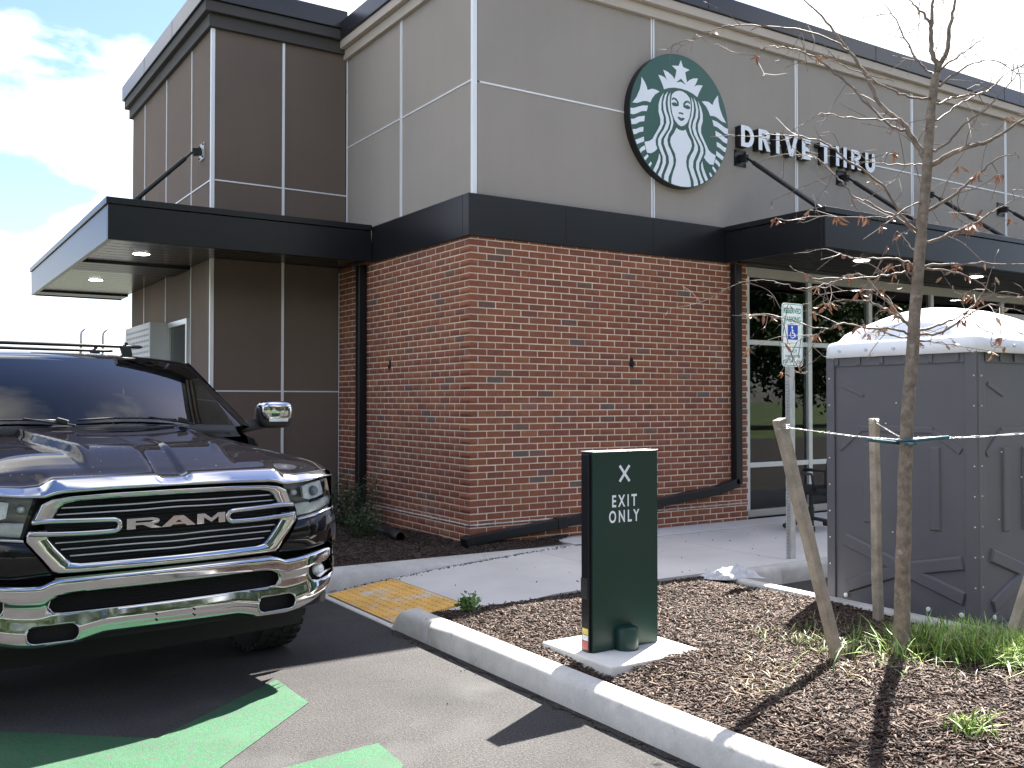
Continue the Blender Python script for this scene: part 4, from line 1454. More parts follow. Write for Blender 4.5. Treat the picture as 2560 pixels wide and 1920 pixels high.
# ------------------------------------------------------------------ tree
TRUNK=[[0.003,-4.752,0.132],[0.004,-4.759,0.456],[0.007,-4.77,0.845],[0.012,-4.781,1.234],[0.018,-4.791,1.493],[0.033,-4.806,1.753],[0.045,-4.82,2.012],[0.06,-4.835,2.272],[0.073,-4.849,2.531],[0.088,-4.863,2.739],[0.098,-4.873,2.894],[0.11,-4.886,3.154],[0.122,-4.897,3.309],[0.134,-4.907,3.413]]
BRANCHES=[
([(0.095,-4.868,2.931),(0.083,-4.826,3.016),(0.069,-4.784,3.089),(0.062,-4.758,3.149),(0.045,-4.718,3.194),(0.011,-4.637,3.293),(-0.01,-4.566,3.461),(-0.025,-4.522,3.547),(-0.046,-4.47,3.636),(-0.067,-4.418,3.725),(-0.096,-4.349,3.839),(-0.123,-4.288,3.932),(-0.153,-4.228,4.006),(-0.177,-4.175,4.089),(-0.22,-4.086,4.222)],0.017),
([(-0.182,-4.575,3.581),(-0.235,-4.516,3.64),(-0.326,-4.418,3.709),(-0.45,-4.286,3.759),(-0.578,-4.154,3.785),(-0.643,-4.087,3.788),(-0.71,-4.021,3.767),(-0.777,-3.955,3.725),(-0.825,-3.908,3.701),(-0.859,-3.875,3.665)],0.006),
([(0.013,-4.792,3.106),(-0.036,-4.743,3.128),(-0.096,-4.681,3.217),(-0.156,-4.619,3.316),(-0.217,-4.556,3.416),(-0.28,-4.494,3.497),(-0.343,-4.431,3.569),(-0.394,-4.38,3.608),(-0.46,-4.318,3.628),(-0.513,-4.268,3.633),(-0.547,-4.237,3.617),(-0.561,-4.225,3.579),(-0.549,-4.238,3.516)],0.008),
([(-0.093,-4.815,3.143),(-0.219,-4.77,3.134),(-0.412,-4.705,3.132),(-0.508,-4.674,3.146),(-0.573,-4.651,3.128),(-0.636,-4.627,3.08),(-0.71,-4.601,3.03)],0.005),
([(0.117,-4.902,2.908),(0.166,-4.989,2.956),(0.203,-5.053,2.983),(0.24,-5.115,2.992),(0.278,-5.185,3.027),(0.331,-5.292,3.098),(0.397,-5.42,3.155),(0.454,-5.524,3.171)],0.016),
([(0.145,-4.914,3.468),(0.119,-4.896,3.519),(0.114,-4.891,3.649),(0.119,-4.894,3.741),(0.123,-4.897,3.833),(0.132,-4.902,3.971),(0.127,-4.897,4.138)],0.016),
([(0.148,-4.922,3.467),(0.171,-4.952,3.531),(0.171,-4.963,3.638),(0.179,-4.979,3.725),(0.186,-4.994,3.813),(0.195,-5.018,3.952),(0.212,-5.047,4.073)],0.015),
([(0.117,-4.89,3.686),(0.103,-4.859,3.758),(0.087,-4.829,3.802),(0.067,-4.792,3.857),(0.038,-4.74,3.934)],0.009),
([(0.117,-4.896,3.276),(-0.019,-4.866,3.265),(-0.089,-4.853,3.274),(-0.204,-4.833,3.295),(-0.297,-4.819,3.327),(-0.355,-4.81,3.345),(-0.512,-4.785,3.375),(-0.624,-4.769,3.402),(-0.689,-4.758,3.405)],0.007),
([(0.163,-4.905,3.249),(0.235,-4.919,3.285),(0.352,-4.945,3.318),(0.519,-4.982,3.365),(0.635,-5.003,3.465),(0.761,-5.03,3.539),(0.91,-5.064,3.596)],0.007),
([(0.143,-4.929,3.34),(0.164,-4.975,3.386),(0.22,-5.075,3.44),(0.274,-5.164,3.442),(0.315,-5.222,3.406),(0.36,-5.295,3.397)],0.007),
([(0.182,-4.925,3.459),(0.264,-4.952,3.522),(0.369,-4.986,3.597),(0.442,-5.011,3.656),(0.518,-5.035,3.734)],0.007),
([(0.166,-4.893,3.161),(0.278,-4.901,3.232),(0.377,-4.91,3.294),(0.476,-4.919,3.346),(0.615,-4.936,3.404),(0.795,-4.952,3.539),(0.911,-4.967,3.596)],0.006),
([(0.117,-4.913,2.974),(0.141,-4.976,3.018),(0.16,-5.042,3.087),(0.185,-5.112,3.136),(0.204,-5.175,3.186),(0.23,-5.269,3.27),(0.24,-5.317,3.328),(0.242,-5.36,3.411)],0.008),
([(0.129,-4.899,3.415),(0.109,-4.852,3.457),(0.089,-4.795,3.554),(0.08,-4.76,3.637),(0.068,-4.717,3.743),(0.052,-4.665,3.851),(0.035,-4.624,3.909),(0.011,-4.565,4.001)],0.007),
([(0.054,-4.841,2.533),(-0.051,-4.801,2.619),(-0.12,-4.779,2.734),(-0.206,-4.748,2.819),(-0.345,-4.694,2.902),(-0.428,-4.663,2.96),(-0.509,-4.631,3.0),(-0.634,-4.58,3.025),(-0.79,-4.513,3.021),(-0.954,-4.444,3.008),(-1.089,-4.386,2.992)],0.009),
([(0.058,-4.828,2.516),(0.008,-4.75,2.615),(-0.037,-4.687,2.658),(-0.086,-4.617,2.72),(-0.123,-4.567,2.744),(-0.151,-4.523,2.814),(-0.17,-4.493,2.865),(-0.211,-4.434,2.938),(-0.247,-4.383,3.001),(-0.28,-4.339,3.024),(-0.378,-4.218,3.032),(-0.457,-4.125,2.997)],0.007),
([(0.102,-4.881,2.65),(0.15,-4.968,2.704),(0.187,-5.042,2.767),(0.219,-5.108,2.83),(0.258,-5.186,2.89),(0.296,-5.255,2.916),(0.307,-5.267,2.893)],0.01),
([(0.113,-4.862,2.471),(0.245,-4.907,2.523),(0.347,-4.941,2.564),(0.461,-4.98,2.626),(0.556,-5.012,2.687),(0.728,-5.071,2.771),(0.928,-5.142,2.859)],0.01),
([(0.092,-4.859,2.909),(0.066,-4.795,2.919),(0.025,-4.698,2.934),(-0.009,-4.616,2.956),(-0.041,-4.53,3.017),(-0.074,-4.442,3.079)],0.005),
([(0.085,-4.862,2.688),(-0.005,-4.842,2.672),(-0.139,-4.812,2.599),(-0.249,-4.788,2.591),(-0.574,-4.723,2.567),(-0.785,-4.683,2.543)],0.005),
([(0.071,-4.829,2.408),(0.069,-4.769,2.471),(0.068,-4.697,2.555),(0.049,-4.678,2.481)],0.004),
([(0.078,-4.863,2.331),(0.123,-4.933,2.34),(0.181,-5.022,2.334),(0.233,-5.104,2.337),(0.344,-5.278,2.316),(0.42,-5.399,2.29)],0.009),
([(0.116,-4.848,2.327),(0.277,-4.884,2.321),(0.393,-4.911,2.298),(0.523,-4.94,2.257),(0.63,-4.965,2.186),(0.825,-5.012,2.193)],0.007),
([(0.048,-4.818,2.334),(0.024,-4.778,2.369),(-0.023,-4.707,2.393),(-0.087,-4.615,2.394),(-0.137,-4.542,2.404),(-0.181,-4.476,2.442),(-0.232,-4.402,2.461),(-0.319,-4.285,2.441)],0.007),
([(0.01,-4.818,2.299),(-0.068,-4.79,2.292),(-0.194,-4.746,2.27),(-0.386,-4.679,2.254),(-0.529,-4.63,2.245),(-0.595,-4.608,2.265),(-0.7,-4.576,2.305)],0.007),
([(-0.323,-4.63,2.264),(-0.381,-4.599,2.241),(-0.463,-4.554,2.213),(-0.545,-4.511,2.203),(-0.619,-4.472,2.229),(-0.734,-4.411,2.25),(-0.815,-4.368,2.24),(-0.896,-4.324,2.203),(-0.985,-4.276,2.157)],0.004),
([(0.025,-4.795,2.01),(-0.001,-4.762,2.048),(-0.042,-4.708,2.096),(-0.101,-4.634,2.145),(-0.112,-4.621,2.15),(-0.192,-4.527,2.158),(-0.251,-4.461,2.142),(-0.341,-4.361,2.098)],0.01),
([(-0.001,-4.802,1.958),(-0.091,-4.773,1.984),(-0.237,-4.723,1.985),(-0.383,-4.674,2.005),(-0.476,-4.64,1.976),(-0.571,-4.609,1.987),(-0.714,-4.564,2.028),(-0.854,-4.519,2.042),(-0.973,-4.48,2.044)],0.007),
([(0.031,-4.771,2.03),(0.025,-4.723,2.089),(0.015,-4.646,2.178),(0.004,-4.579,2.25),(-0.012,-4.502,2.324),(-0.045,-4.414,2.321)],0.008),
([(0.071,-4.825,1.973),(0.177,-4.846,2.004),(0.295,-4.87,2.035),(0.416,-4.895,2.086),(0.48,-4.906,2.135),(0.545,-4.917,2.195),(0.615,-4.926,2.303),(0.692,-4.932,2.471)],0.009),
([(0.055,-4.841,1.953),(0.089,-4.932,1.958),(0.116,-5.031,2.007),(0.13,-5.098,2.056),(0.155,-5.194,2.093),(0.187,-5.282,2.07),(0.211,-5.348,2.049)],0.008),
([(0.06,-4.832,1.918),(0.146,-4.915,1.907),(0.225,-4.991,1.879),(0.267,-5.032,1.842)],0.004),
([(0.027,-4.783,1.937),(-0.008,-4.714,1.958),(-0.035,-4.659,1.979),(-0.042,-4.633,2.036),(-0.034,-4.638,2.083),(0.007,-4.705,2.108)],0.005),
([(0.36,-4.959,2.078),(0.426,-4.986,1.987),(0.519,-5.027,1.969),(0.671,-5.094,1.971)],0.004),
([(-0.293,-4.493,1.993),(-0.325,-4.462,1.961),(-0.37,-4.419,1.953),(-0.409,-4.381,1.925),(-0.441,-4.35,1.907),(-0.474,-4.319,1.922)],0.003),
([(-0.441,-4.35,1.907),(-0.434,-4.356,1.86),(-0.437,-4.352,1.814)],0.0025),
([(-0.07,-4.611,2.149),(-0.061,-4.615,2.205),(-0.056,-4.617,2.233)],0.004),
]

tr = thing('young_tree', 'slender bare young tree with curled brown leaves, staked in the mulch', 'tree', (0, -4.75, .12))
o_ = Vector(tr.location)
def trad(z):
    return interp(z, [(.1, .056), (.2, .047), (.6, .042), (1.3, .037), (2.0, .033), (2.7, .028), (3.1, .025), (3.45, .022)])
tp_ = smooth_path(TRUNK, 5)
tp_ = [p + Vector((RND.uniform(-.002, .002), RND.uniform(-.002, .002), 0)) for p in tp_]
tp_ = [tp_[0] - Vector((0, 0, .05))] + tp_
MB().tube(tp_, [trad(p.z) * RND.uniform(.96, 1.05) for p in tp_], 16).build('trunk', bark_m, tr, smooth=True, off=o_)
twV = MB()
leafpts = []
for bi, (pts, r0) in enumerate(BRANCHES):
    P = smooth_path(pts, 4)
    n = len(P)
    for k in range(1, n):
        j = .006 if r0 < .012 else .004
        P[k] = P[k] + Vector((RND.uniform(-j, j), RND.uniform(-j, j), RND.uniform(-j, j)))
    # pull the root of limbs into the trunk
    if r0 > .004:
        b0 = min(tp_, key=lambda q: (q - P[0]).length)
        if (b0 - P[0]).length < .09:
            P = [b0] + P
            n = len(P)
    rad = [max(.0016, 1.0 * r0 * (1 - k / (n - 1)) ** .75) for k in range(n)]
    MB().tube(P, rad, 7 if r0 < .01 else 9).build('branch', bark_m if r0 > .009 else twig_m, tr, smooth=True, off=o_)
    # spurs and side twigs
    for k in range(2, n - 1):
        d = (P[k + 1] - P[k])
        ln = d.length
        for q in range(max(1, int(ln / .035))):
            if RND.random() < .38:
                continue
            p = P[k].lerp(P[k + 1], RND.random())
            rd = Vector((RND.gauss(0, 1), RND.gauss(0, 1), RND.gauss(0, 1))).normalized()
            dirn = (d.normalized() * .5 + rd * .8).normalized()
            L = RND.uniform(.008, .03)
            if RND.random() < .34:
                L = RND.uniform(.06, .36)
            if L < .05:
                twV.tube([p, p + dirn * L], [.0018, .0008], 4)
            else:
                mid = p + dirn * L * .5 + Vector((RND.uniform(-.02, .02), RND.uniform(-.02, .02), RND.uniform(-.03, .03)))
                end = p + dirn * L + Vector((RND.uniform(-.05, .05), RND.uniform(-.05, .05), RND.uniform(-.07, .04)))
                twV.tube(smooth_path([p, mid, end], 3), [.0026, .0024, .0022, .002, .0017, .0014, .0011], 5)
                if RND.random() < .35:
                    e2_ = mid + Vector((RND.gauss(0, .09), RND.gauss(0, .09), RND.gauss(0, .07)))
                    twV.tube([mid, mid.lerp(e2_, .5) + Vector((0, 0, RND.uniform(-.02, .02))), e2_], [.0018, .0015, .0009], 4)
                for e in range(3):
                    b = mid.lerp(end, RND.random())
                    twV.tube([b, b + Vector((RND.gauss(0, .02), RND.gauss(0, .02), RND.gauss(0, .02)))], [.0014, .0007], 4)
                if RND.random() < .75 and p.z < 2.9:
                    leafpts.append(end)
            if p.z < 2.9 and RND.random() < .10:
                leafpts.append(p)
            elif RND.random() < .008:
                leafpts.append(p)
twV.build('twigs', twig_m, tr, off=o_, kind='stuff', recalc=False)
# curled leaves hanging from twigs
LV, LQ, LCOL = [], [], []
nv = 0
for p in leafpts:
    for q in range(RND.choice([1, 2, 3, 5, 7])):
        L = RND.uniform(.03, .07)
        wd = RND.uniform(.003, .0075)
        d = Vector((RND.gauss(0, .6), RND.gauss(0, .6), -1)).normalized()
        s = d.cross(Vector((RND.gauss(0, 1), RND.gauss(0, 1), RND.gauss(0, .3)))).normalized()
        nn = s.cross(d)
        curl = RND.uniform(-1.8, 1.8)
        seg = 6
        c0 = np.array(RND.choice([(.36, .15, .075), (.42, .2, .1), (.28, .11, .06), (.46, .25, .14), (.33, .13, .07), (.44, .3, .18)])) * RND.uniform(.8, 1.2)
        base = p + Vector((RND.gauss(0, .008), RND.gauss(0, .008), 0))
        pos = base.copy()
        for k in range(seg + 1):
            t = k / seg
            w_ = wd * math.sin(math.pi * min(1, t * .92 + .06)) + .0008
            ang = curl * t
            dirk = (d * math.cos(ang) + nn * math.sin(ang))
            up_ = nn * math.cos(ang) - d * math.sin(ang)
            roll = 1.0 * t
            sd = s * math.cos(roll) + up_ * math.sin(roll)
            LV += [pos + sd * w_ + up_ * w_ * .5, pos - sd * w_ + up_ * w_ * .5]
            LCOL += [c0, c0 * .8]
            pos = pos + dirk * (L / seg)
        for k in range(seg):
            LQ.append((nv + 2 * k, nv + 2 * k + 1, nv + 2 * k + 3, nv + 2 * k + 2))
        nv += 2 * (seg + 1)
fast('leaves', np.array([tuple(v) for v in LV]), np.array(LQ), leaf_m, tr, np.array(LCOL), off=o_, kind='stuff')

# stakes, wire and hose
def stake(base, top, w, label):
    base, top = Vector(base), Vector(top)
    d = (top - base)
    mb = MB()
    n = 7
    for k in range(n):
        pass
    P = []
    ax = d.normalized()
    a = ax.cross(Vector((0, 1, 0))).normalized()
    b = a.cross(ax).normalized()
    for k in range(n + 1):
        p = base + d * (k / n) + Vector((RND.uniform(-.003, .003), RND.uniform(-.003, .003), 0))
        ww = w * RND.uniform(.95, 1.04)
        P.append([p + a * i * ww / 2 + b * j * ww / 2 for i, j in ((-1, -1), (1, -1), (1, 1), (-1, 1))])
    v = [q for row in P for q in row]
    f = [(3, 2, 1, 0), tuple(n * 4 + i for i in range(4))]
    for k in range(n):
        for i in range(4):
            f.append((k * 4 + i, k * 4 + (i + 1) % 4, (k + 1) * 4 + (i + 1) % 4, (k + 1) * 4 + i))
    o = mb.add(v, f).build('wooden_stake', stake_m, None, bevel=.004)
    return tag(o, label, 'stake', 'stakes round the young tree')
stake((-.385, -4.66, .05), (-.812, -4.60, 1.485), .056, 'wooden stake leaning left in front of the young tree')
stake((.583, -4.18, .05), (.553, -4.18, 1.47), .05, 'upright grey wooden stake just left of the tree trunk')
stake((.70, -4.94, .05), (1.10, -5.18, 1.45), .056, 'wooden stake leaning right at the edge of the grass clump')
def wire(pts, name, label, r=.0022):
    mb = MB()
    P = smooth_path(pts, 12)
    L = 0
    acc = [0]
    for p, q in zip(P[:-1], P[1:]):
        L += (q - p).length
        acc.append(L)
    for ph in (0, math.pi):
        path = []
        for p, s in zip(P, acc):
            t = s * 160 + ph
            path.append(p + Vector((0, math.cos(t), math.sin(t))) * .004)
        mb.tube(path, r, 5)
    o = mb.build(name, wire_m, None, smooth=True)
    return tag(o, label, 'wire')
TZ = Vector((.015, -4.79, 1.37))
wire([(-.79, -4.61, 1.44), (-.6, -4.64, 1.42), (-.3, -4.72, 1.385), (-.05, -4.81, 1.365)], 'guy_wire', 'twisted steel wire from the leaning left stake to the tree')
wire([(.553, -4.18, 1.445), (.42, -4.36, 1.41), (.2, -4.62, 1.37), (.06, -4.77, 1.372)], 'guy_wire', 'short steel wire from the upright stake to the trunk')
wire([(.07, -4.80, 1.372), (.4, -4.92, 1.375), (.8, -5.06, 1.395), (1.09, -5.17, 1.41)], 'guy_wire', 'twisted steel wire from the tree to the right-hand stake')
for st, lb in (((-.79, -4.605, 1.44), 'the leaning left stake'), ((.553, -4.18, 1.445), 'the upright stake'), ((1.09, -5.175, 1.41), 'the right-hand stake')):
    mb = MB()
    path = []
    for t in np.linspace(0, 6 * math.pi, 37):
        path.append(Vector(st) + Vector((math.cos(t) * .036, math.sin(t) * .036, -.012 + t * .0016)))
    mb.tube(path, .002, 4)
    tag(mb.build('wire_wrap', wire_m, None, smooth=True), 'steel wire wrapped round the top of ' + lb, 'wire')
hose_m = mat('teal_hose', (.015, .085, .115), rough=.45, fine=.08)
mb = MB()
def hose_loop(z, a0, a1, r, tail0, tail1):
    pts = [tail0] + [(TZ.x + math.cos(t) * r, TZ.y + math.sin(t) * r, z) for t in np.linspace(math.radians(a0), math.radians(a1), 10)] + [tail1]
    mb.tube(smooth_path(pts, 4), .010, 10)
hose_loop(1.362, 60, 300, .047, (.30, -4.86, 1.372), (.25, -4.89, 1.378))
hose_loop(1.345, 110, -110, .047, (-.26, -4.74, 1.368), (-.10, -4.86, 1.345))
o = mb.build('hose_sleeve', hose_m, None, smooth=True)
tag(o, 'teal rubber hose looped round the tree trunk', 'hose')

# ------------------------------------------------------------------ grass and small plants
def blades(name, roots, label, pal, hmin, hmax, wmin=.0022, wmax=.0045, lean=.6, cat=None):
    n = len(roots)
    R0 = np.asarray(roots)
    h = NR.uniform(hmin, hmax, n)
    w = NR.uniform(wmin, wmax, n)
    yaw = NR.uniform(0, 2 * np.pi, n)
    ln = np.abs(NR.normal(0, lean, n)) + .15
    dx, dy = np.cos(yaw), np.sin(yaw)
    sx, sy = -dy, dx
    T = np.array([0, .35, .7, 1.])
    WT = np.array([1, .9, .6, .05])
    V = np.zeros((n, 8, 3))
    for k in range(4):
        t = T[k]
        hor = ln * h * t * t
        z = h * t * (1 - .28 * ln * t)
        for s in (0, 1):
            q = (s * 2 - 1) * w * WT[k]
            V[:, k * 2 + s, 0] = R0[:, 0] + dx * hor + sx * q
            V[:, k * 2 + s, 1] = R0[:, 1] + dy * hor + sy * q
            V[:, k * 2 + s, 2] = R0[:, 2] + z
    Q = np.array([(0, 1, 3, 2), (2, 3, 5, 4), (4, 5, 7, 6)])
    Q = (Q[None] + (np.arange(n) * 8)[:, None, None]).reshape(-1, 4)
    pal = np.array(pal)
    c = pal[NR.integers(0, len(pal), n)] * NR.uniform(.7, 1.3, (n, 1))
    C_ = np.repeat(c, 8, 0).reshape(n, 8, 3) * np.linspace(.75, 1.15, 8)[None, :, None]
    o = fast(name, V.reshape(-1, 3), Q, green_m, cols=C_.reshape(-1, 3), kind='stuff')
    o['label'] = label
    return o
GP = [(.19, .32, .05), (.25, .39, .065), (.14, .25, .04), (.32, .41, .1), (.11, .2, .035)]
roots = []
while len(roots) < 4800:
    a, b = RND.gauss(0, .40), RND.gauss(0, .28)
    # clump long axis towards the right-hand stake
    x, y = .38 + a * .75 - b * .25, -5.0 - a * .18 + b * .75
    if x > .92 or y < -5.55 or math.hypot(x - .0, y + 4.76) < .07:
        continue
    if (x < .16 and RND.random() < .85) or y > -4.5 - .1 * x:
        continue
    roots.append((x, y, zisl(x, y)))
blades('grass_clump', roots, 'bright green grass clump between the tree and the right-hand stake', GP + [(.3, .28, .12)], .06, .20, .0025, .005, lean=1.0)
roots = []
for i in range(300):
    x, y = RND.gauss(-.15, .2), RND.gauss(-4.36, .22)
    roots.append((x, y, zisl(x, y)))
for i in range(150):
    c = RND.choice([(-.30, -4.30), (-.12, -4.55), (-.28, -4.62), (.1, -4.42)])
    x, y = c[0] + RND.gauss(0, .04), c[1] + RND.gauss(0, .04)
    roots.append((x, y, zisl(x, y)))
blades('sparse_grass', roots, 'sparse weak grass round the foot of the leaning left stake', [(.10, .17, .03), (.14, .2, .05), (.24, .21, .1), (.2, .19, .09)], .03, .11)
roots = []
for i in range(520):
    c = RND.choice([(-.25, -4.92), (.0, -5.2), (-.9, -4.55), (-1.1, -4.75), (-.5, -4.8)])
    x, y = c[0] + RND.gauss(0, .14), c[1] + RND.gauss(0, .10)
    roots.append((x, y, zisl(x, y)))
blades('dry_grass', roots, 'straw-coloured dry grass lying on the mulch', [(.34, .26, .13), (.28, .21, .11), (.24, .2, .1)], .02, .07, .0015, .003, lean=1.4)
roots = []
for i in range(120):
    x, y = -.91 + RND.gauss(0, .055), -5.72 + RND.gauss(0, .05)
    roots.append((x, y, zisl(x, y)))
blades('weed_tuft', roots, 'small isolated tuft of weeds near the bottom right of the mulch', GP + [(.3, .28, .12)], .04, .12, .003, .006)

def leafy(name, label, c, r, n, pal, lsz, group=None, stems=8, squash=1.):
    """low plant: stems plus many small leaves filling an uneven crown"""
    c = Vector(c)
    t = thing(name, label, 'shrub', c, 0, group)
    mb = MB()
    tips = []
    for k in range(stems):
        d = Vector((RND.gauss(0, .5), RND.gauss(0, .5), 1)).normalized()
        L = r[2] * RND.uniform(.6, 1.0) * 2
        p = Vector((RND.uniform(-.04, .04), RND.uniform(-.04, .04), 0))
        path = [p, p + d * L * .5, p + d * L + Vector((0, 0, .02))]
        path = [Vector((max(-r[0], min(r[0], q.x)), max(-r[1], min(r[1], q.y)), q.z)) for q in path]
        mb.tube(path, [.006, .004, .002], 5)
        tips.append(path)
    mb.build('stem', twig_m, t)
    V, Q, CC_ = [], [], []
    nv = 0
    for k in range(n):
        path = RND.choice(tips)
        b = path[0].lerp(path[1], RND.random()) if RND.random() < .35 else path[1].lerp(path[2], RND.random())
        b = b + Vector((RND.gauss(0, r[0] * .30), RND.gauss(0, r[1] * .30), RND.gauss(0, r[2] * .16)))
        if b.z < .01:
            b.z = .01 + RND.random() * .04
        d = Vector((RND.gauss(0, 1), RND.gauss(0, 1), RND.gauss(.3, .6))).normalized()
        s = d.cross(Vector((RND.gauss(0, 1), RND.gauss(0, 1), RND.gauss(0, 1)))).normalized()
        L = lsz * RND.uniform(.6, 1.3)
        w_ = L * RND.uniform(.2, .32)
        nn = s.cross(d)
        pp = [b, b + d * L * .5 + s * w_ + nn * w_ * .3, b + d * L, b + d * L * .5 - s * w_ + nn * w_ * .3]
        V += pp
        Q.append((nv, nv + 1, nv + 2, nv + 3))
        nv += 4
        col = np.array(RND.choice(pal)) * RND.uniform(.7, 1.3)
        CC_ += [col] * 4
    fast('foliage', np.array([tuple(v) for v in V]), np.array(Q), green_m, t, np.array(CC_), kind='stuff')
    return t
DG = [(.03, .06, .02), (.045, .085, .025), (.06, .11, .03), (.025, .045, .018)]
leafy('small_shrub', 'tiny green plant beside the blunt end of the kerb', (-1.40, -2.34, .13), (.075, .075, .05), 170, [(.09, .19, .04), (.13, .25, .06), (.07, .14, .03)], .045, stems=9)
leafy('evergreen_shrub', 'dark evergreen shrub in front of the left downspout', (-.33, 1.95, .17), (.26, .26, .36), 2600, DG, .03, 'shrubs in the bed along the left brick wall', 16)
leafy('evergreen_shrub', 'low dark shrub behind the headlight of the pickup', (-.75, 2.15, .17), (.28, .28, .22), 1800, DG, .03, 'shrubs in the bed along the left brick wall', 14)
leafy('evergreen_shrub', 'dark shrub spreading left of the drain pipe', (-.62, 1.15, .17), (.24, .26, .17), 1400, DG, .03, 'shrubs in the bed along the left brick wall', 12)

# ------------------------------------------------------------------ trees beyond the lot (seen reflected in the glass)
def big_tree(loc, h, label, seed):
    R_ = random.Random(seed)
    t = thing('leafy_tree', label, 'tree', loc, R_.uniform(0, 6), 'trees beyond the lawn')
    mb = MB()
    mb.tube([(0, 0, -.2), (.05, 0, h * .3), (.0, .1, h * .6), (0, 0, h * .9)], [.22, .17, .11, .04], 8)
    for k in range(7):
        a = R_.uniform(0, 6.28)
        z0 = h * R_.uniform(.25, .6)
        L = h * R_.uniform(.2, .34)
        mb.tube([(0, 0, z0), (math.cos(a) * L * .6, math.sin(a) * L * .6, z0 + L * .5), (math.cos(a) * L, math.sin(a) * L, z0 + L)], [.08, .05, .02], 6)
    mb.build('trunk', bark_m, t, smooth=True)
    n = 11000
    cl = []
    for k in range(60):
        a, z = R_.uniform(0, 6.28), R_.uniform(.22, 1)
        rr = h * .33 * math.sin(math.pi * min(1, z * .85 + .08)) * R_.uniform(.4, 1)
        cl.append((math.cos(a) * rr, math.sin(a) * rr, z * h))
    cl = np.array(cl)
    c = cl[NR.integers(0, len(cl), n)] + NR.normal(0, h * .055, (n, 3))
    d = NR.normal(0, 1, (n, 3))
    d /= np.linalg.norm(d, axis=1)[:, None]
    e = np.cross(d, NR.normal(0, 1, (n, 3)))
    e /= np.linalg.norm(e, axis=1)[:, None]
    s = NR.uniform(.09, .2, (n, 1))
    V = np.stack([c - d * s, c + e * s * .6, c + d * s, c - e * s * .6], 1).reshape(-1, 3)
    Q = np.arange(4 * n).reshape(-1, 4)
    col = np.repeat(np.array([(.045, .085, .02), (.06, .11, .03), (.035, .065, .018)])[NR.integers(0, 3, n)] * NR.uniform(.7, 1.3, (n, 1)), 4, 0)
    fast('crown', V, Q, green_m, t, col, kind='stuff')
    return t
rt = [big_tree((20, -29, 0), 12, 'leafy tree beyond the lawn', 1), big_tree((25.5, -27, 0), 10, 'leafy tree beyond the lawn', 2)]
for k in range(24):
    src = rt[k % 2]
    c = copy_tree(src)
    c.location = (-58 + k * 4.9 + RND.uniform(-1.5, 1.5), -30 + RND.uniform(-4, 3), 0)
    c.rotation_euler = (0, 0, RND.uniform(0, 6))
    s = RND.uniform(.8, 1.25)
    c.scale = (s, s, s)

# ------------------------------------------------------------------ pickup truck
tk = thing('pickup_truck', 'dark pickup truck with chrome grille and bumper waiting in the drive lane', 'pickup truck', (-3.53, -3.028, 0), math.radians(5.3))
def gx(x):
    a = abs(x)
    return .10 * x * x + (1.2 * (a - .75) ** 2 if a > .75 else 0)
def mir(pts):
    """half outline (x>=0, starting at x=0) to full outline left to right"""
    return [(-x, z) for x, z in pts[::-1] if x > 1e-6] + list(pts)
def band(tops, bots, name, mt, off=0., bulge=.015, n=7, back=.05, N=90, parent=None, lip=True, tilt=0.):
    T, B = resample(tops, N), resample(bots, N)
    P = []
    for a, b in zip(T, B):
        row = []
        if lip:
            row.append((a[0], gx(a[0]) + off + back + tilt, a[1] + .0))
        for j in range(n + 1):
            t = j / n
            x, z = lerp(a[0], b[0], t), lerp(a[1], b[1], t)
            row.append((x, gx(x) + off - bulge * math.sin(math.pi * t) + tilt * max(0, 1 - t / .82), z))
        if lip:
            row.append((b[0], gx(b[0]) + off + back, b[1]))
        P.append(row)
    return MB().grid(P).build(name, mt, parent or tk, smooth=True)
def flat_poly(poly, name, mt, off, th=.01, parent=None, dens=1):
    """solid plate whose face follows the curved nose"""
    fn = lambda a, b, w: (a, gx(a) + off + w, b)
    return MB().prism(poly, fn, 0, th).build(name, mt, parent or tk)
# --- black backing behind the nose
P = [[(x, gx(x) + .11, z) for z in (.42, .6, .8, 1.0, 1.14)] for x in np.linspace(-.96, .96, 50)]
MB().grid(P).build('nose_backing', mattblack_m, tk)
# --- grille
satin_m = mat('satin_chrome', (.5, .5, .51), rough=.3, metal=1., fine=.02)
RO = [(0, 1.130), (.30, 1.128), (.50, 1.120), (.575, 1.110), (.622, 1.088), (.648, 1.03), (.668, .985), (.684, .945), (.686, .915), (.655, .865), (.575, .768), (.55, .758), (.48, .755), (0, .752)]
RI = [(0, 1.104), (.30, 1.102), (.47, 1.097), (.525, 1.086), (.552, 1.062), (.568, 1.03), (.585, .99), (.598, .95), (.592, .925), (.565, .885), (.515, .825), (.49, .803), (.45, .796), (0, .794)]
def closed(half):
    return half + [(-x, z) for x, z in half[::-1] if x > 1e-6]
N_ = 200
O = closed(RO)
I = closed(RI)
def dens(loop, k=8):
    o = []
    for p, q in zip(loop, loop[1:] + loop[:1]):
        for j in range(k):
            o.append((lerp(p[0], q[0], j / k), lerp(p[1], q[1], j / k)))
    return o
O, I = dens(O, 14), dens(I, 14)
P = []
for a, b in zip(O, I):
    row = [(a[0], gx(a[0]) + .05, a[1])]
    for j in range(9):
        t = j / 8
        x, z = lerp(a[0], b[0], t), lerp(a[1], b[1], t)
        row.append((x, gx(x) - .004 - .006 * math.sin(math.pi * (t * .9 + .05)) + .010 * t, z))
    row.append((b[0], gx(b[0]) + .055, b[1]))
    P.append(row)
rg = MB().grid(P, True)
rg.f = [q for q in rg.f if not all(.962 < rg.v[i][2] < .998 and abs(rg.v[i][0]) > .5 for i in q)]
gr = rg.build('grille', chrome_m, tk, smooth=True)
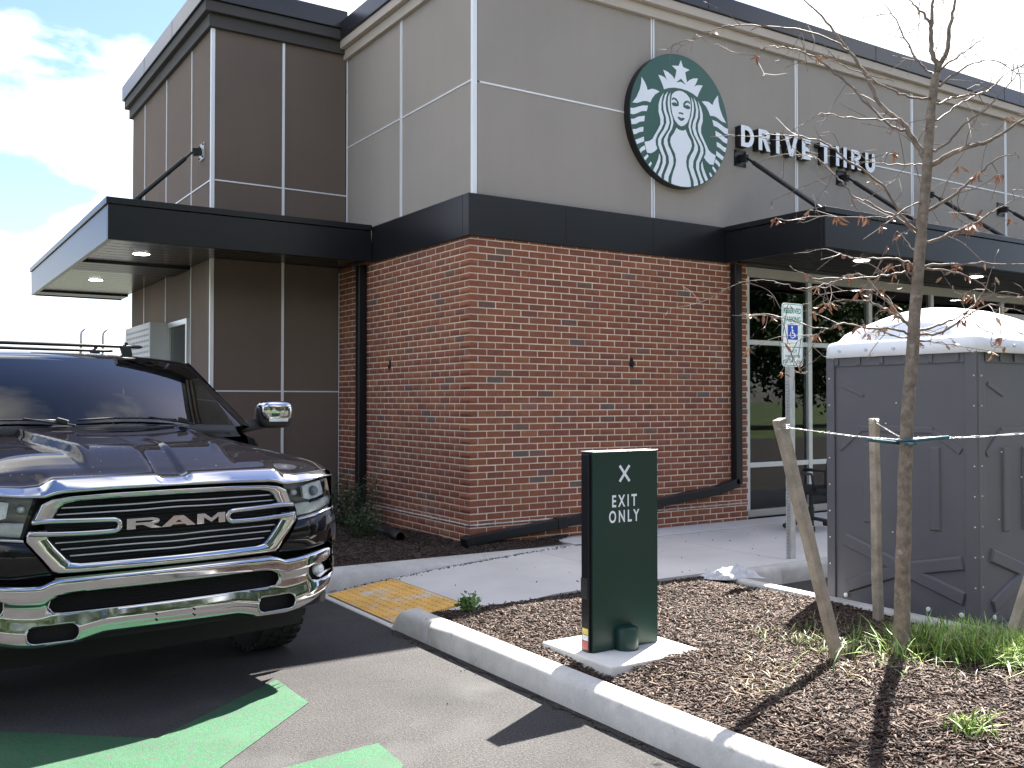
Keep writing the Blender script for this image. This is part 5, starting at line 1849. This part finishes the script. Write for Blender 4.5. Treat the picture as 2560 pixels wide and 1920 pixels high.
MB().prism(RI[::-1] and closed([(x * 1.02, z) for x, z in RI]), lambda a, b, w: (a, gx(a) + .052 + w, b), 0, .004).build('grille_mesh', mattblack_m, gr)
for z, w in ((1.066, .535), (1.035, .555), (.900, .56), (.868, .535), (.834, .495)):
    mb = MB()
    mb.tube([(x, gx(x) + .018, z + .004 * math.exp(-(x / .12) ** 2) * (-1 if z < .95 else 1)) for x in np.linspace(-w, w, 40)], .0048, 6, sx=1.6)
    mb.build('grille_bar', satin_m, gr, smooth=True)
mb = MB()
for k in range(16):
    z = .81 + k * .0185
    mb.tube([(x, gx(x) + .046, z) for x in np.linspace(-.55, .55, 14)], .0028, 4)
mb.build('mesh_slat', blackplastic_m, gr, kind='stuff')
for s in (-1, 1):
    pts = [(.665, 1.005), (.60, 1.008), (.45, 1.003), (.33, .999), (.295, .996), (.279, .985), (.275, .970), (.279, .955), (.295, .945), (.33, .942), (.45, .942), (.60, .948), (.678, .955)]
    pts = [(s * x, z) for x, z in pts]
    mb = MB().tube(smooth_path([(x, gx(x) - .004, z) for x, z in pts], 4), .0135, 10, sy=1.0)
    mb.build('grille_bracket', chrome_m, gr, smooth=True)
# maker lettering
satin_x = None
def rl(poly, x0, w, name='grille_letter', holes=None):
    pass
LZ, LH = .943, .053
def gfn(x0, w):
    return lambda a, b, q: (x0 + a * w, gx(x0 + a * w) - .008 + q, LZ + b * LH)
Rp_o = [(0, 0), (0, 1), (.78, 1), (.95, .9), (1., .72), (.95, .52), (.80, .42), (1.0, 0), (.72, 0), (.52, .38), (.28, .38), (.28, 0)]
mb = MB()
fn = gfn(-.243, .160)
mb.prism([(0, 0), (.26, 0), (.26, 1), (0, 1)], fn, 0, .02)
mb.prism([(.26, .76), (.72, .76), (.80, .70), (.80, .64), (.72, .58), (.26, .58), (.26, .36), (.78, .36), (.95, .48), (1., .66), (.95, .88), (.78, 1), (.26, 1)], fn, 0, .02)
mb.prism([(.48, .36), (.74, 0), (1.06, 0), (.78, .36)], fn, 0, .02)
mb.build('grille_letter', chrome_m, gr)
mb = MB()
fn = gfn(-.075, .175)
mb.prism([(0, 0), (.26, 0), (.50, .62), (.74, 0), (1, 0), (.64, 1), (.36, 1)], fn, 0, .02)
mb.prism([(.28, .16), (.72, .16), (.64, .36), (.36, .36)], fn, .001, .019)
mb.build('grille_letter', chrome_m, gr)
mb = MB()
fn = gfn(.108, .152)
mb.prism([(0, 0), (.24, 0), (.24, .62), (.5, .12), (.76, .62), (.76, 0), (1, 0), (1, 1), (.74, 1), (.5, .52), (.26, 1), (0, 1)], fn, 0, .02)
mb.build('grille_letter', chrome_m, gr)
# --- chrome brow under the hood edge
BT = [(0, 1.188), (.055, 1.190), (.095, 1.206), (.30, 1.207), (.565, 1.204), (.595, 1.190), (.62, 1.172), (.70, 1.166), (.90, 1.180), (.955, 1.172)]
BB = [(0, 1.150), (.055, 1.150), (.095, 1.149), (.30, 1.147), (.53, 1.139), (.575, 1.130), (.61, 1.120), (.70, 1.124), (.90, 1.146), (.955, 1.148)]
band(mir(BT), mir(BB), 'chrome_brow', chrome_m, off=-.004, bulge=.003, n=11, back=.04, N=160, tilt=.045)
# --- headlights and the body panel below them
lens_m = glass('headlight_lens', (.9, .93, .95), ior=1.45)
refl_m = mat('lamp_reflector', (.92, .93, .95), rough=.3, metal=.2, fine=.15, fscale=60)
drl_m = mat('lamp_diffuser', (.78, .82, .82), rough=.35, var=.1, vscale=20)
for s in (-1, 1):
    m_ = lambda pts: [(s * x, z) for x, z in pts]
    hd = band(m_([(.645, 1.112), (.77, 1.126), (.905, 1.142)]), m_([(.705, .922), (.83, .940), (.962, .966)]), 'headlight', lens_m, off=.004, bulge=.012, n=8, back=.03, N=24)
    P = [[(s * x, gx(x) + .085, z) for x, z in row] for row in
         [[(lerp(.64, .70, t), lerp(1.12, .92, t)), (lerp(.77, .83, t), lerp(1.13, .94, t)), (lerp(.91, .965, t), lerp(1.145, .966, t))] for t in np.linspace(0, 1, 5)]]
    MB().grid(P).build('housing', mat('lamp_housing', (.16, .165, .17), rough=.25, metal=.6, fine=.05), hd)
    flat_poly(m_([(.752, 1.098), (.82, 1.112), (.885, 1.12), (.905, 1.075), (.916, 1.04), (.86, 1.026), (.80, 1.018), (.763, 1.028)]), 'reflector', refl_m, .05, .03, hd)
    mb = MB().lathe([(.0, .0), (.026, .004), (.03, .02)], 16, (s * .83, gx(.83) + .03, 1.065), axis='y')
    mb.build('projector_lens', glass('projector_glass', (.3, .33, .36), ior=1.9), hd, smooth=True)
    mb = MB().lathe([(.0, .0), (.014, .004), (.017, .02)], 14, (s * .70, gx(.70) + .04, 1.065), axis='y')
    mb.build('marker_lens', refl_m, hd, smooth=True)
    band(m_([(.693, 1.0), (.78, 1.008), (.80, .998), (.87, 1.010), (.945, 1.028)]), m_([(.708, .935), (.79, .945), (.87, .958), (.955, .982)]), 'daytime_strip', drl_m, off=.03, bulge=.008, N=20, back=.02, parent=hd)
    flat_poly(m_([(.915, 1.13), (.928, 1.13), (.945, 1.06), (.93, 1.06)]), 'amber_marker', mat('amber', (.6, .2, .03), rough=.3), .02, .01, hd)
    band(m_([(.700, .917), (.83, .934), (.968, .960)]), m_([(.578, .752), (.75, .745), (1.0, .772)]), 'nose_panel', paint_m, off=.0, bulge=.022, n=10, back=.05, N=40)
    band(m_([(.700, .926), (.83, .943), (.968, .969)]), m_([(.700, .912), (.83, .929), (.970, .955)]), 'lamp_trim', chrome_m, off=-.003, bulge=.004, n=3, back=.03, N=20)
# --- bumper
def plan(t):
    pts = [(0, 0)] + [(x, gx(x)) for x in np.linspace(.05, .90, 18)] + [(.945, .132), (.98, .168), (1.005, .225), (1.018, .33), (1.022, .48), (1.022, .64)]
    return pts
PL = resample(plan(0), 70)
full = [(-x, y) for x, y in PL[::-1]][:-1] + PL
def btop(x):
    return interp(abs(x), [(0, .746), (.555, .744), (.585, .735), (.62, .717), (.70, .720), (.95, .748), (1.03, .752)])
def bbot(x):
    return interp(abs(x), [(0, .436), (.34, .434), (.40, .420), (.46, .402), (.64, .398), (.72, .408), (.80, .430), (.9, .468), (.97, .53), (1.03, .585)])
PROF = [(0, .05), (.02, .014), (.06, .003), (.14, -.003), (.26, -.004), (.36, .004), (.46, .012), (.62, .012), (.68, .002), (.73, -.003), (.90, -.003), (.93, .0), (.965, .012), (1.0, .05)]
P = []
for i, (x, y) in enumerate(full):
    a, b = full[max(i - 1, 0)], full[min(i + 1, len(full) - 1)]
    d = Vector((b[0] - a[0], b[1] - a[1])).normalized()
    nrm = Vector((-d.y, d.x))       # towards the back/inside
    row = []
    z0, z1 = bbot(x), btop(x)
    for v in np.linspace(0, 1, 33):
        o = interp(v, PROF)
        row.append((x + nrm.x * o, y + nrm.y * o, lerp(z0, z1, v)))
    P.append(row)
bm_ = MB().grid(P).build('bumper', chrome_m, tk, smooth=True)
so = bm_.modifiers.new('solid', 'SOLIDIFY')
so.thickness = .012
so.offset = -1 if True else 1
def rounded(x0, x1, z0, z1, r, n=6):
    return rrect(x0, x1, z0, z1, r, n)
cut = MB()
HOLES = []
CEN = [(-.575, .575), (-.50, .655), (0, .668), (.50, .655)]
cen = [(0, .661), (.45, .662), (.53, .658), (.575, .642), (.595, .612), (.585, .578), (.560, .562), (.45, .561), (0, .560)]
HOLES.append(closed(cen))
for s in (-1, 1):
    HOLES.append([(s * x, z) for x, z in rrect(.455, .685, .430, .513, .036)])
    HOLES.append([(s * x, z) for x, z in [(.775, .640), (.80, .648), (.90, .660), (.985, .668), (.985, .580), (.93, .565), (.85, .553), (.80, .562), (.775, .60)]])
for h in HOLES:
    cut.prism(h, lambda a, b, w: (a, w, b), -.12, .32)
cuto = cut.build('cutter', mattblack_m, None)
bo = bm_.modifiers.new('bool', 'BOOLEAN')
bo.operation = 'DIFFERENCE'
bo.object = cuto
bo.solver = 'EXACT'
dg = bpy.context.evaluated_depsgraph_get()
cuto.parent = tk
dg.update()
me = bpy.data.meshes.new_from_object(bm_.evaluated_get(dg))
bm_.modifiers.clear()
bm_.data = me
me.shade_smooth()
bpy.data.objects.remove(cuto)
for h in HOLES:
    hh = h + [h[0]]
    pts = resample(hh, 60)
    mb = MB()
    mb.tube([(x, gx(x) + (.012 if z > .5 else -.004), z) for x, z in pts], .0042, 6, cap=False)
    mb.build('opening_rim', chrome_m, bm_, smooth=True)
P = [[(x, gx(x) + .06, z) for z in (.41, .5, .6, .70)] for x in np.linspace(-.95, .95, 40)]
MB().grid(P).build('bumper_backing', mattblack_m, bm_)
mb = MB()
for k in range(9):
    z = .568 + k * .011
    mb.tube([(x, gx(x) + .05, z) for x in np.linspace(-.58, .58, 14)], .0025, 4)
mb.build('intake_slat', blackplastic_m, bm_, kind='stuff')
for s in (-1, 1):
    c = (s * .87, gx(.87) + .03, .61)
    mb = MB().lathe([(0, 0), (.034, .006), (.04, .03)], 18, c, axis='y')
    mb.build('fog_lamp', refl_m, bm_, smooth=True)
    flat_poly([(s * x, z) for x, z in [(.84, .578), (.985, .615), (.985, .600), (.87, .568)]], 'fog_trim', chrome_m, .02, .012, bm_)
mb = MB()
for x, z in ((-.096, .508), (.096, .508), (-.096, .478), (.096, .478)):
    mb.lathe([(.0055, 0), (0, 0)], 10, (x, gx(x) - .0125, z), axis='y')
mb.build('plate_hole', mattblack_m, bm_)
# air dam
P = [[(x, gx(x) * .9 + .2 + .3 * (.46 - z), z) for z in (.27, .33, .39, .46)] for x in np.linspace(-.86, .86, 40)]
MB().grid(P).build('air_dam', mattblack_m, tk, smooth=True)
# --- hood
def zc(y):
    return interp(y, [(-.1, 1.16), (.0, 1.190), (.04, 1.208), (.10, 1.230), (.20, 1.262), (.30, 1.290), (.36, 1.303), (.42, 1.312), (.6, 1.326), (.9, 1.35), (1.1, 1.365), (1.3, 1.38), (1.6, 1.386)])
def zhood(x, y, yf):
    a = abs(x)
    z = zc(y - yf)
    z -= .085 * max(0, (a - .5) / .45) ** 2 * sstep(-.05, .5, y - yf) + .01 * max(0, (a - .5) / .45) ** 2
    wb = lerp(.36, .47, sstep(.2, 1.2, y))
    r = y - yf
    z += .040 * (1 - sstep(wb, wb + .05, a)) * sstep(.06, .40, r)
    z -= .010 * (1 - sstep(.05, .09, a)) * sstep(.02, .10, r) * (1 - sstep(.45, .75, r))
    z += .010 * sstep(wb - .06, wb - .02, a) * (1 - sstep(wb, wb + .035, a)) * sstep(.2, .45, r)
    # front lip follows the brow
    lip = interp(a, [(0, 1.188), (.055, 1.190), (.095, 1.207), (.565, 1.205), (.62, 1.174), (.70, 1.168), (.95, 1.18)])
    return lerp(lip, z, sstep(0, .14, r)) if r < .14 else z
def yback(x):
    return 1.25 + .17 * (x / .95) ** 2
P = []
for i in range(161):
    s = -1 + 2 * i / 160
    row = []
    for j in range(65):
        t = (j / 64) ** 1.3
        x = s * lerp(.915, .945, t)
        yf = gx(x) + .050
        y = lerp(yf, yback(x), t)
        row.append((x, y, zhood(x, y, yf)))
    P.append(row)
hood = MB().grid(P).build('hood', paint_m, tk, smooth=True)
for s in (-1, 1):
    pts = []
    for t in np.linspace(.02, 1, 40):
        x = s * lerp(.918, .945, t)
        yf = gx(x) + .05
        y = lerp(yf, yback(x), t)
        pts.append((x, y, zhood(x, y, yf) + .0008))
    MB().tube(pts, .0035, 5).build('hood_seam', mattblack_m, hood)
MB().tube([(x, gx(x) + .049, zhood(x, gx(x) + .05, gx(x) + .05) + .001) for x in np.linspace(-.93, .93, 90)], .0032, 5).build('hood_seam', mattblack_m, hood)
# --- sides of the body
def xmax(y):
    return interp(y, [(.08, .925), (.14, .955), (.2, .985), (.3, 1.01), (.5, 1.025), (.8, 1.035), (6, 1.035)])
def topedge(y):
    if y < 1.35:
        x = .93
        return x, zhood(x, max(y, gx(x) + .05), gx(x) + .05)
    return interp(y, [(1.35, .95), (1.5, 1.0), (4.2, 1.0), (4.3, 1.0), (6, 1.0)]), interp(y, [(1.35, 1.335), (1.7, 1.37), (4.2, 1.38), (4.25, 1.39), (6, 1.40)])
AX = ((.98, .415), (4.62, .415))
for s in (-1, 1):
    ys = np.r_[np.linspace(.13, .6, 10), np.linspace(.65, 5.85, 60)]
    P = []
    for y in ys:
        xt, zt = topedge(y)
        xm = xmax(y)
        sec = [(xt, zt), (lerp(xt, xm, .55), zt - .012), (lerp(xt, xm, .85), zt - .04), (xm, zt - .10)] + [(xm + .006 * math.sin(3 * q), lerp(zt - .10, .44, q)) for q in np.linspace(.08, 1, 15)]
        if y < .66:   # nose side joins the bumper
            sec = [(x, max(z, .60)) for x, z in sec]
        P.append([(s * x, y, z) for x, z in sec])
    mb = MB().grid(P)
    keep = []
    for f in mb.f:
        c = sum((Vector(mb.v[i]) for i in f), Vector()) / 4
        if any(math.hypot(c.y - a, c.z - b) < .485 for a, b in AX):
            continue
        keep.append(f)
    # snap the rim of the openings to the arch
    used = set(i for f in keep for i in f)
    cutv = set(i for f in mb.f if f not in set(keep) for i in f) & used
    for i in cutv:
        v = Vector(mb.v[i])
        for a, b in AX:
            d = Vector((v.y - a, v.z - b))
            if d.length < .56:
                d = d.normalized() * .50
                mb.v[i] = (v.x, a + d.x, b + d.y)
    mb.f = keep
    mb.build('body_side', paint_m, tk, smooth=True)
    for a, b in AX:
        ml = MB()
        pr = [[(s * x, a + math.cos(t) * .5, b + math.sin(t) * .5) for x in (.62, 1.03)] for t in np.linspace(-.15, math.pi + .15, 20)]
        ml.grid(pr)
        ml.build('wheel_liner', mattblack_m, tk)
# underbody and bed
mb = MB()
mb.box(-.62, .62, .25, 5.75, .36, .8)
mb.box(-.9, .9, 1.5, 4.05, .42, .9)
mb.box(-.9, .9, .45, .47, .42, 1.1)
mb.build('chassis', mattblack_m, tk)
mb = MB()
mb.box(-.93, .93, 4.25, 5.83, .8, .84)
mb.box(-1.0, 1.0, 5.80, 5.86, .5, 1.38)
mb.build('bed', paint_m, tk)
# --- cab
def ws(s, t):
    b = Vector((s * .905, 1.26 + .19 * s * s, 1.425 - .02 * s * s + .0))
    a = Vector((s * .775, 1.95 + .13 * s * s, 1.872 - .026 * s * s))
    p = b.lerp(a, t)
    return p + Vector((0, -.35, .65)) * .045 * math.sin(math.pi * t) * (1 - .4 * s * s)
tint = glass('windshield_glass', (.42, .47, .47), ior=1.52)
P = [[tuple(ws(-1 + 2 * i / 40, j / 20)) for j in range(21)] for i in range(41)]
MB().grid(P).build('windshield', tint, tk, smooth=True)
def rz(s, y):
    z = interp(y, [(1.9, 1.868), (2.1, 1.90), (2.35, 1.925), (2.7, 1.945), (3.3, 1.95), (3.9, 1.93), (4.15, 1.90)])
    return z - .032 * abs(s) ** 3 - .016 * s * s
def rhalf(y):
    return interp(y, [(1.9, .785), (2.05, .81), (2.22, .838), (2.5, .842), (3.5, .842), (4.2, .80)])
P = []
for i in range(41):
    s = -1 + 2 * i / 40
    row = [tuple(ws(s, 1.0))]
    y0 = ws(s, 1.0).y
    for y in np.linspace(y0 + .06, 4.18, 24):
        row.append((s * rhalf(y), y, rz(s, y)))
    P.append(row)
MB().grid(P).build('roof', paint_m, tk, smooth=True)
for s in (-1, 1):
    # A pillar strip from windshield edge outwards, then side glass and frames
    P = []
    for t in np.linspace(0, 1, 14):
        p = ws(s, t)
        q = Vector((s * lerp(1.02, .845, t ** 1.1), lerp(1.47, 2.20, t), lerp(1.40, 1.862, t)))
        P.append([tuple(p), tuple(p.lerp(q, .5) + Vector((s * .012, -.01, .012))), tuple(q)])
    MB().grid(P).build('pillar', paint_m, tk, smooth=True)
    P = []
    for y in np.linspace(1.62, 4.1, 14):
        yt_ = lerp(2.28, 3.95, (y - 1.62) / 2.48)
        P.append([(s * 1.0, y, 1.37), (s * .925, lerp(y, yt_, .5), 1.62), (s * .845, yt_, 1.855)])
    MB().grid(P).build('side_window', tint, tk, smooth=True)
    mb = MB()
    mb.grid([[(s * rhalf(y), y, rz(1, y)), (s * (rhalf(y) + .008), y, rz(1, y) - .012), (s * .849, y, 1.848)] for y in np.linspace(2.16, 4.18, 12)])
    mb.bar((s * .997, 2.75, 1.38), (s * .846, 2.95, 1.855), .09, .012, up=(1, 0, 0))
    mb.bar((s * .997, 4.12, 1.38), (s * .83, 4.0, 1.86), .14, .012, up=(1, 0, 0))
    mb.add([(s * 1.02, 1.47, 1.40), (s * 1.001, 1.62, 1.37), (s * .846, 2.28, 1.855), (s * .845, 2.2, 1.862)], [(0, 1, 2, 3)])
    mb.build('window_frame', paint_m, tk)
MB().add([(-.93, 4.2, 1.2), (.93, 4.2, 1.2), (.78, 4.18, 1.88), (-.78, 4.18, 1.88)], [(0, 1, 2, 3)]).build('cab_back', paint_m, tk)
P = [[(x, y, 1.825 + .02 * (1 - (x / .8) ** 2)) for y in (2.12, 2.6, 3.4, 4.17)] for x in np.linspace(-.80, .80, 9)]
MB().grid(P).build('headliner', mattblack_m, tk, smooth=True)
MB().box(-.93, .93, 4.10, 4.16, .9, 1.87).build('rear_trim', mattblack_m, tk)
# cowl, wipers
P = []
for i in range(31):
    s = -1 + 2 * i / 30
    x = s * .925
    b = ws(s, .015)
    P.append([(x, yback(x) - .02, 1.34), (x, yback(x) + .02, 1.352), (b.x, b.y - .05, 1.372), tuple(b + Vector((0, .0, .002)))])
MB().grid(P).build('cowl', blackplastic_m, tk, smooth=True)
for x0, x1 in ((-.28, -.86), (.46, -.16)):
    wp = MB()
    pts = []
    for k in range(11):
        s = lerp(x0, x1, k / 10) / .905
        p = ws(s, .045 + .02 * math.sin(k / 10 * math.pi))
        pts.append(p + Vector((0, -.012, .016)))
    wp.tube(pts, .007, 6)
    o = wp.build('wiper', blackplastic_m, tk, smooth=True)
    MB().bar(pts[0] + Vector((.10, -.06, -.03)), pts[3] + Vector((0, -.01, .008)), .02, .012).build('wiper_arm', blackplastic_m, o, bevel=.003)
    MB().bar(pts[0] + Vector((.06, -.05, -.012)), pts[0] + Vector((.0, -.03, .006)), .06, .03).build('wiper_pivot', blackplastic_m, o, bevel=.006)
# interior
inn = mat('dark_interior', (.02, .02, .021), rough=.75, fine=.1)
mb = MB()
P = [[(x, y, z - .02 * (x / .85) ** 2) for y, z in ((1.38, 1.385), (1.55, 1.40), (1.75, 1.405), (1.85, 1.37), (1.9, 1.1))] for x in np.linspace(-.86, .86, 14)]
dash = MB().grid(P).build('dashboard', inn, tk, smooth=True)
MB().box(-.9, .9, 1.4, 4.15, .88, .95).build('cab_floor', inn, tk)
for x in (-.42, .42):
    st = MB()
    st.box(x - .26, x + .26, 2.25, 2.75, .95, 1.12)
    st.bar((x, 2.72, 1.05), (x, 2.92, 1.62), .5, .14, up=(0, 1, 0))
    st.bar((x, 2.95, 1.64), (x, 3.0, 1.80), .26, .1, up=(0, 1, 0))
    st.build('seat', inn, tk, bevel=.05, seg=3)
mb = MB()
mb.tube([(.42 + math.cos(t) * .19, 1.98 + .07 * math.sin(t), 1.33 + math.sin(t) * .17) for t in np.linspace(0, 2 * math.pi, 25)], .014, 8, cap=False)
mb.build('steering_wheel', inn, tk, smooth=True)
MB().box(-.12, .12, 1.99, 2.03, 1.74, 1.81).build('rear_view_mirror', inn, tk, bevel=.012)
# --- mirrors
for s in (-1, 1):
    def sb(cx, cy, cz, hx, hy, hz, e=4., n=18):
        P = []
        for i in range(n + 1):
            u = -math.pi / 2 + math.pi * i / n
            row = []
            for j in range(2 * n):
                v = 2 * math.pi * j / (2 * n)
                f_ = lambda a: math.copysign(abs(a) ** (2 / e), a)
                row.append((cx + hx * f_(math.cos(u)) * f_(math.cos(v)), cy + hy * f_(math.cos(u)) * f_(math.sin(v)), cz + hz * f_(math.sin(u))))
            P.append(row + [row[0]])
        return MB().grid(P)
    mr = sb(s * 1.265, 1.63, 1.475, .125, .075, .09).build('wing_mirror', blackplastic_m, tk, smooth=True)
    sb(s * 1.270, 1.615, 1.508, .122, .075, .072).build('mirror_cap', chrome_m, mr, smooth=True)
    flat = MB().box(s * 1.27 - .07, s * 1.27 + .075, 1.545, 1.556, 1.432, 1.462)
    flat.build('turn_signal', drl_m, mr, bevel=.005)
    mb = MB().tube([(s * .99, 1.60, 1.395), (s * 1.05, 1.61, 1.40), (s * 1.2, 1.63, 1.425)], [.05, .042, .04], 10, sx=.8)
    mb.build('mirror_arm', blackplastic_m, mr, smooth=True)
# --- wheels
def wheel():
    r = .415
    prof = [(.235, -.13), (.27, -.138), (.36, -.14), (.395, -.128), (.41, -.105), (.415, -.05), (.415, .05), (.41, .105), (.395, .128), (.36, .14), (.27, .138), (.235, .13)]
    t = MB().lathe(prof, 48, axis='x')
    for k in range(36):
        a = 2 * math.pi * k / 36
        for q, (x0, x1) in enumerate(((-.125, -.07), (-.06, -.005), (.005, .06), (.07, .125))):
            aa = a + (.06 if q % 2 else 0)
            c, s_ = math.cos(aa), math.sin(aa)
            p0 = Vector(((x0 + x1) / 2, c * .413, s_ * .413))
            t.bar(p0 - Vector((0, -s_, c)) * .023, p0 + Vector((0, -s_, c)) * .023, abs(x1 - x0), .022, up=(0, c, s_))
    return t, r
tyre, r = wheel()
first = None
for s in (-1, 1):
    for a, b in AX:
        if first is None:
            ty = tyre.build('wheel', rubber_m, tk, smooth=False)
            rim = MB().lathe([(.0, .10), (.06, .10), (.07, .06), (.18, .07), (.225, .11), (.238, .13), (.238, -.13), (.2, -.1), (0, -.08)], 40, axis='x').build('rim', chrome_m, ty, smooth=False)
            first = ty
            o = ty
        else:
            o = copy_tree(first, tk)
        o.location = (s * .885, a, b)
        if s < 0:
            o.rotation_euler = (0, 0, math.pi)
# --- roof rack
for y, hw, z in ((2.62, .64, 1.995), (3.45, .66, 2.0)):
    mb = MB().tube([(-hw, y, z), (-hw + .02, y, z), (hw - .02, y, z), (hw, y, z)], [.006, .017, .017, .006], 10, sx=1.2, sy=.8)
    rk = mb.build('rack_bar', blackplastic_m, tk, smooth=True)
    for s in (-1, 1):
        mb = MB()
        mb.bar((s * .53, y, rz(.66, y) - .005), (s * .51, y, z), .05, .07)
        mb.tube([(s * .52, y, z + .01), (s * .52, y, z + .035)], .016, 8)
        mb.build('rack_foot', blackplastic_m, rk, bevel=.008)
for x in (.63, .82):
    mb = MB().tube([(x, 4.35, 1.39), (x, 4.35, 2.18), (x + .005, 4.35, 2.21), (x + .05, 4.35, 2.26)], .011, 8)
    mb.build('ladder_stop', galv_m, tk, smooth=True)
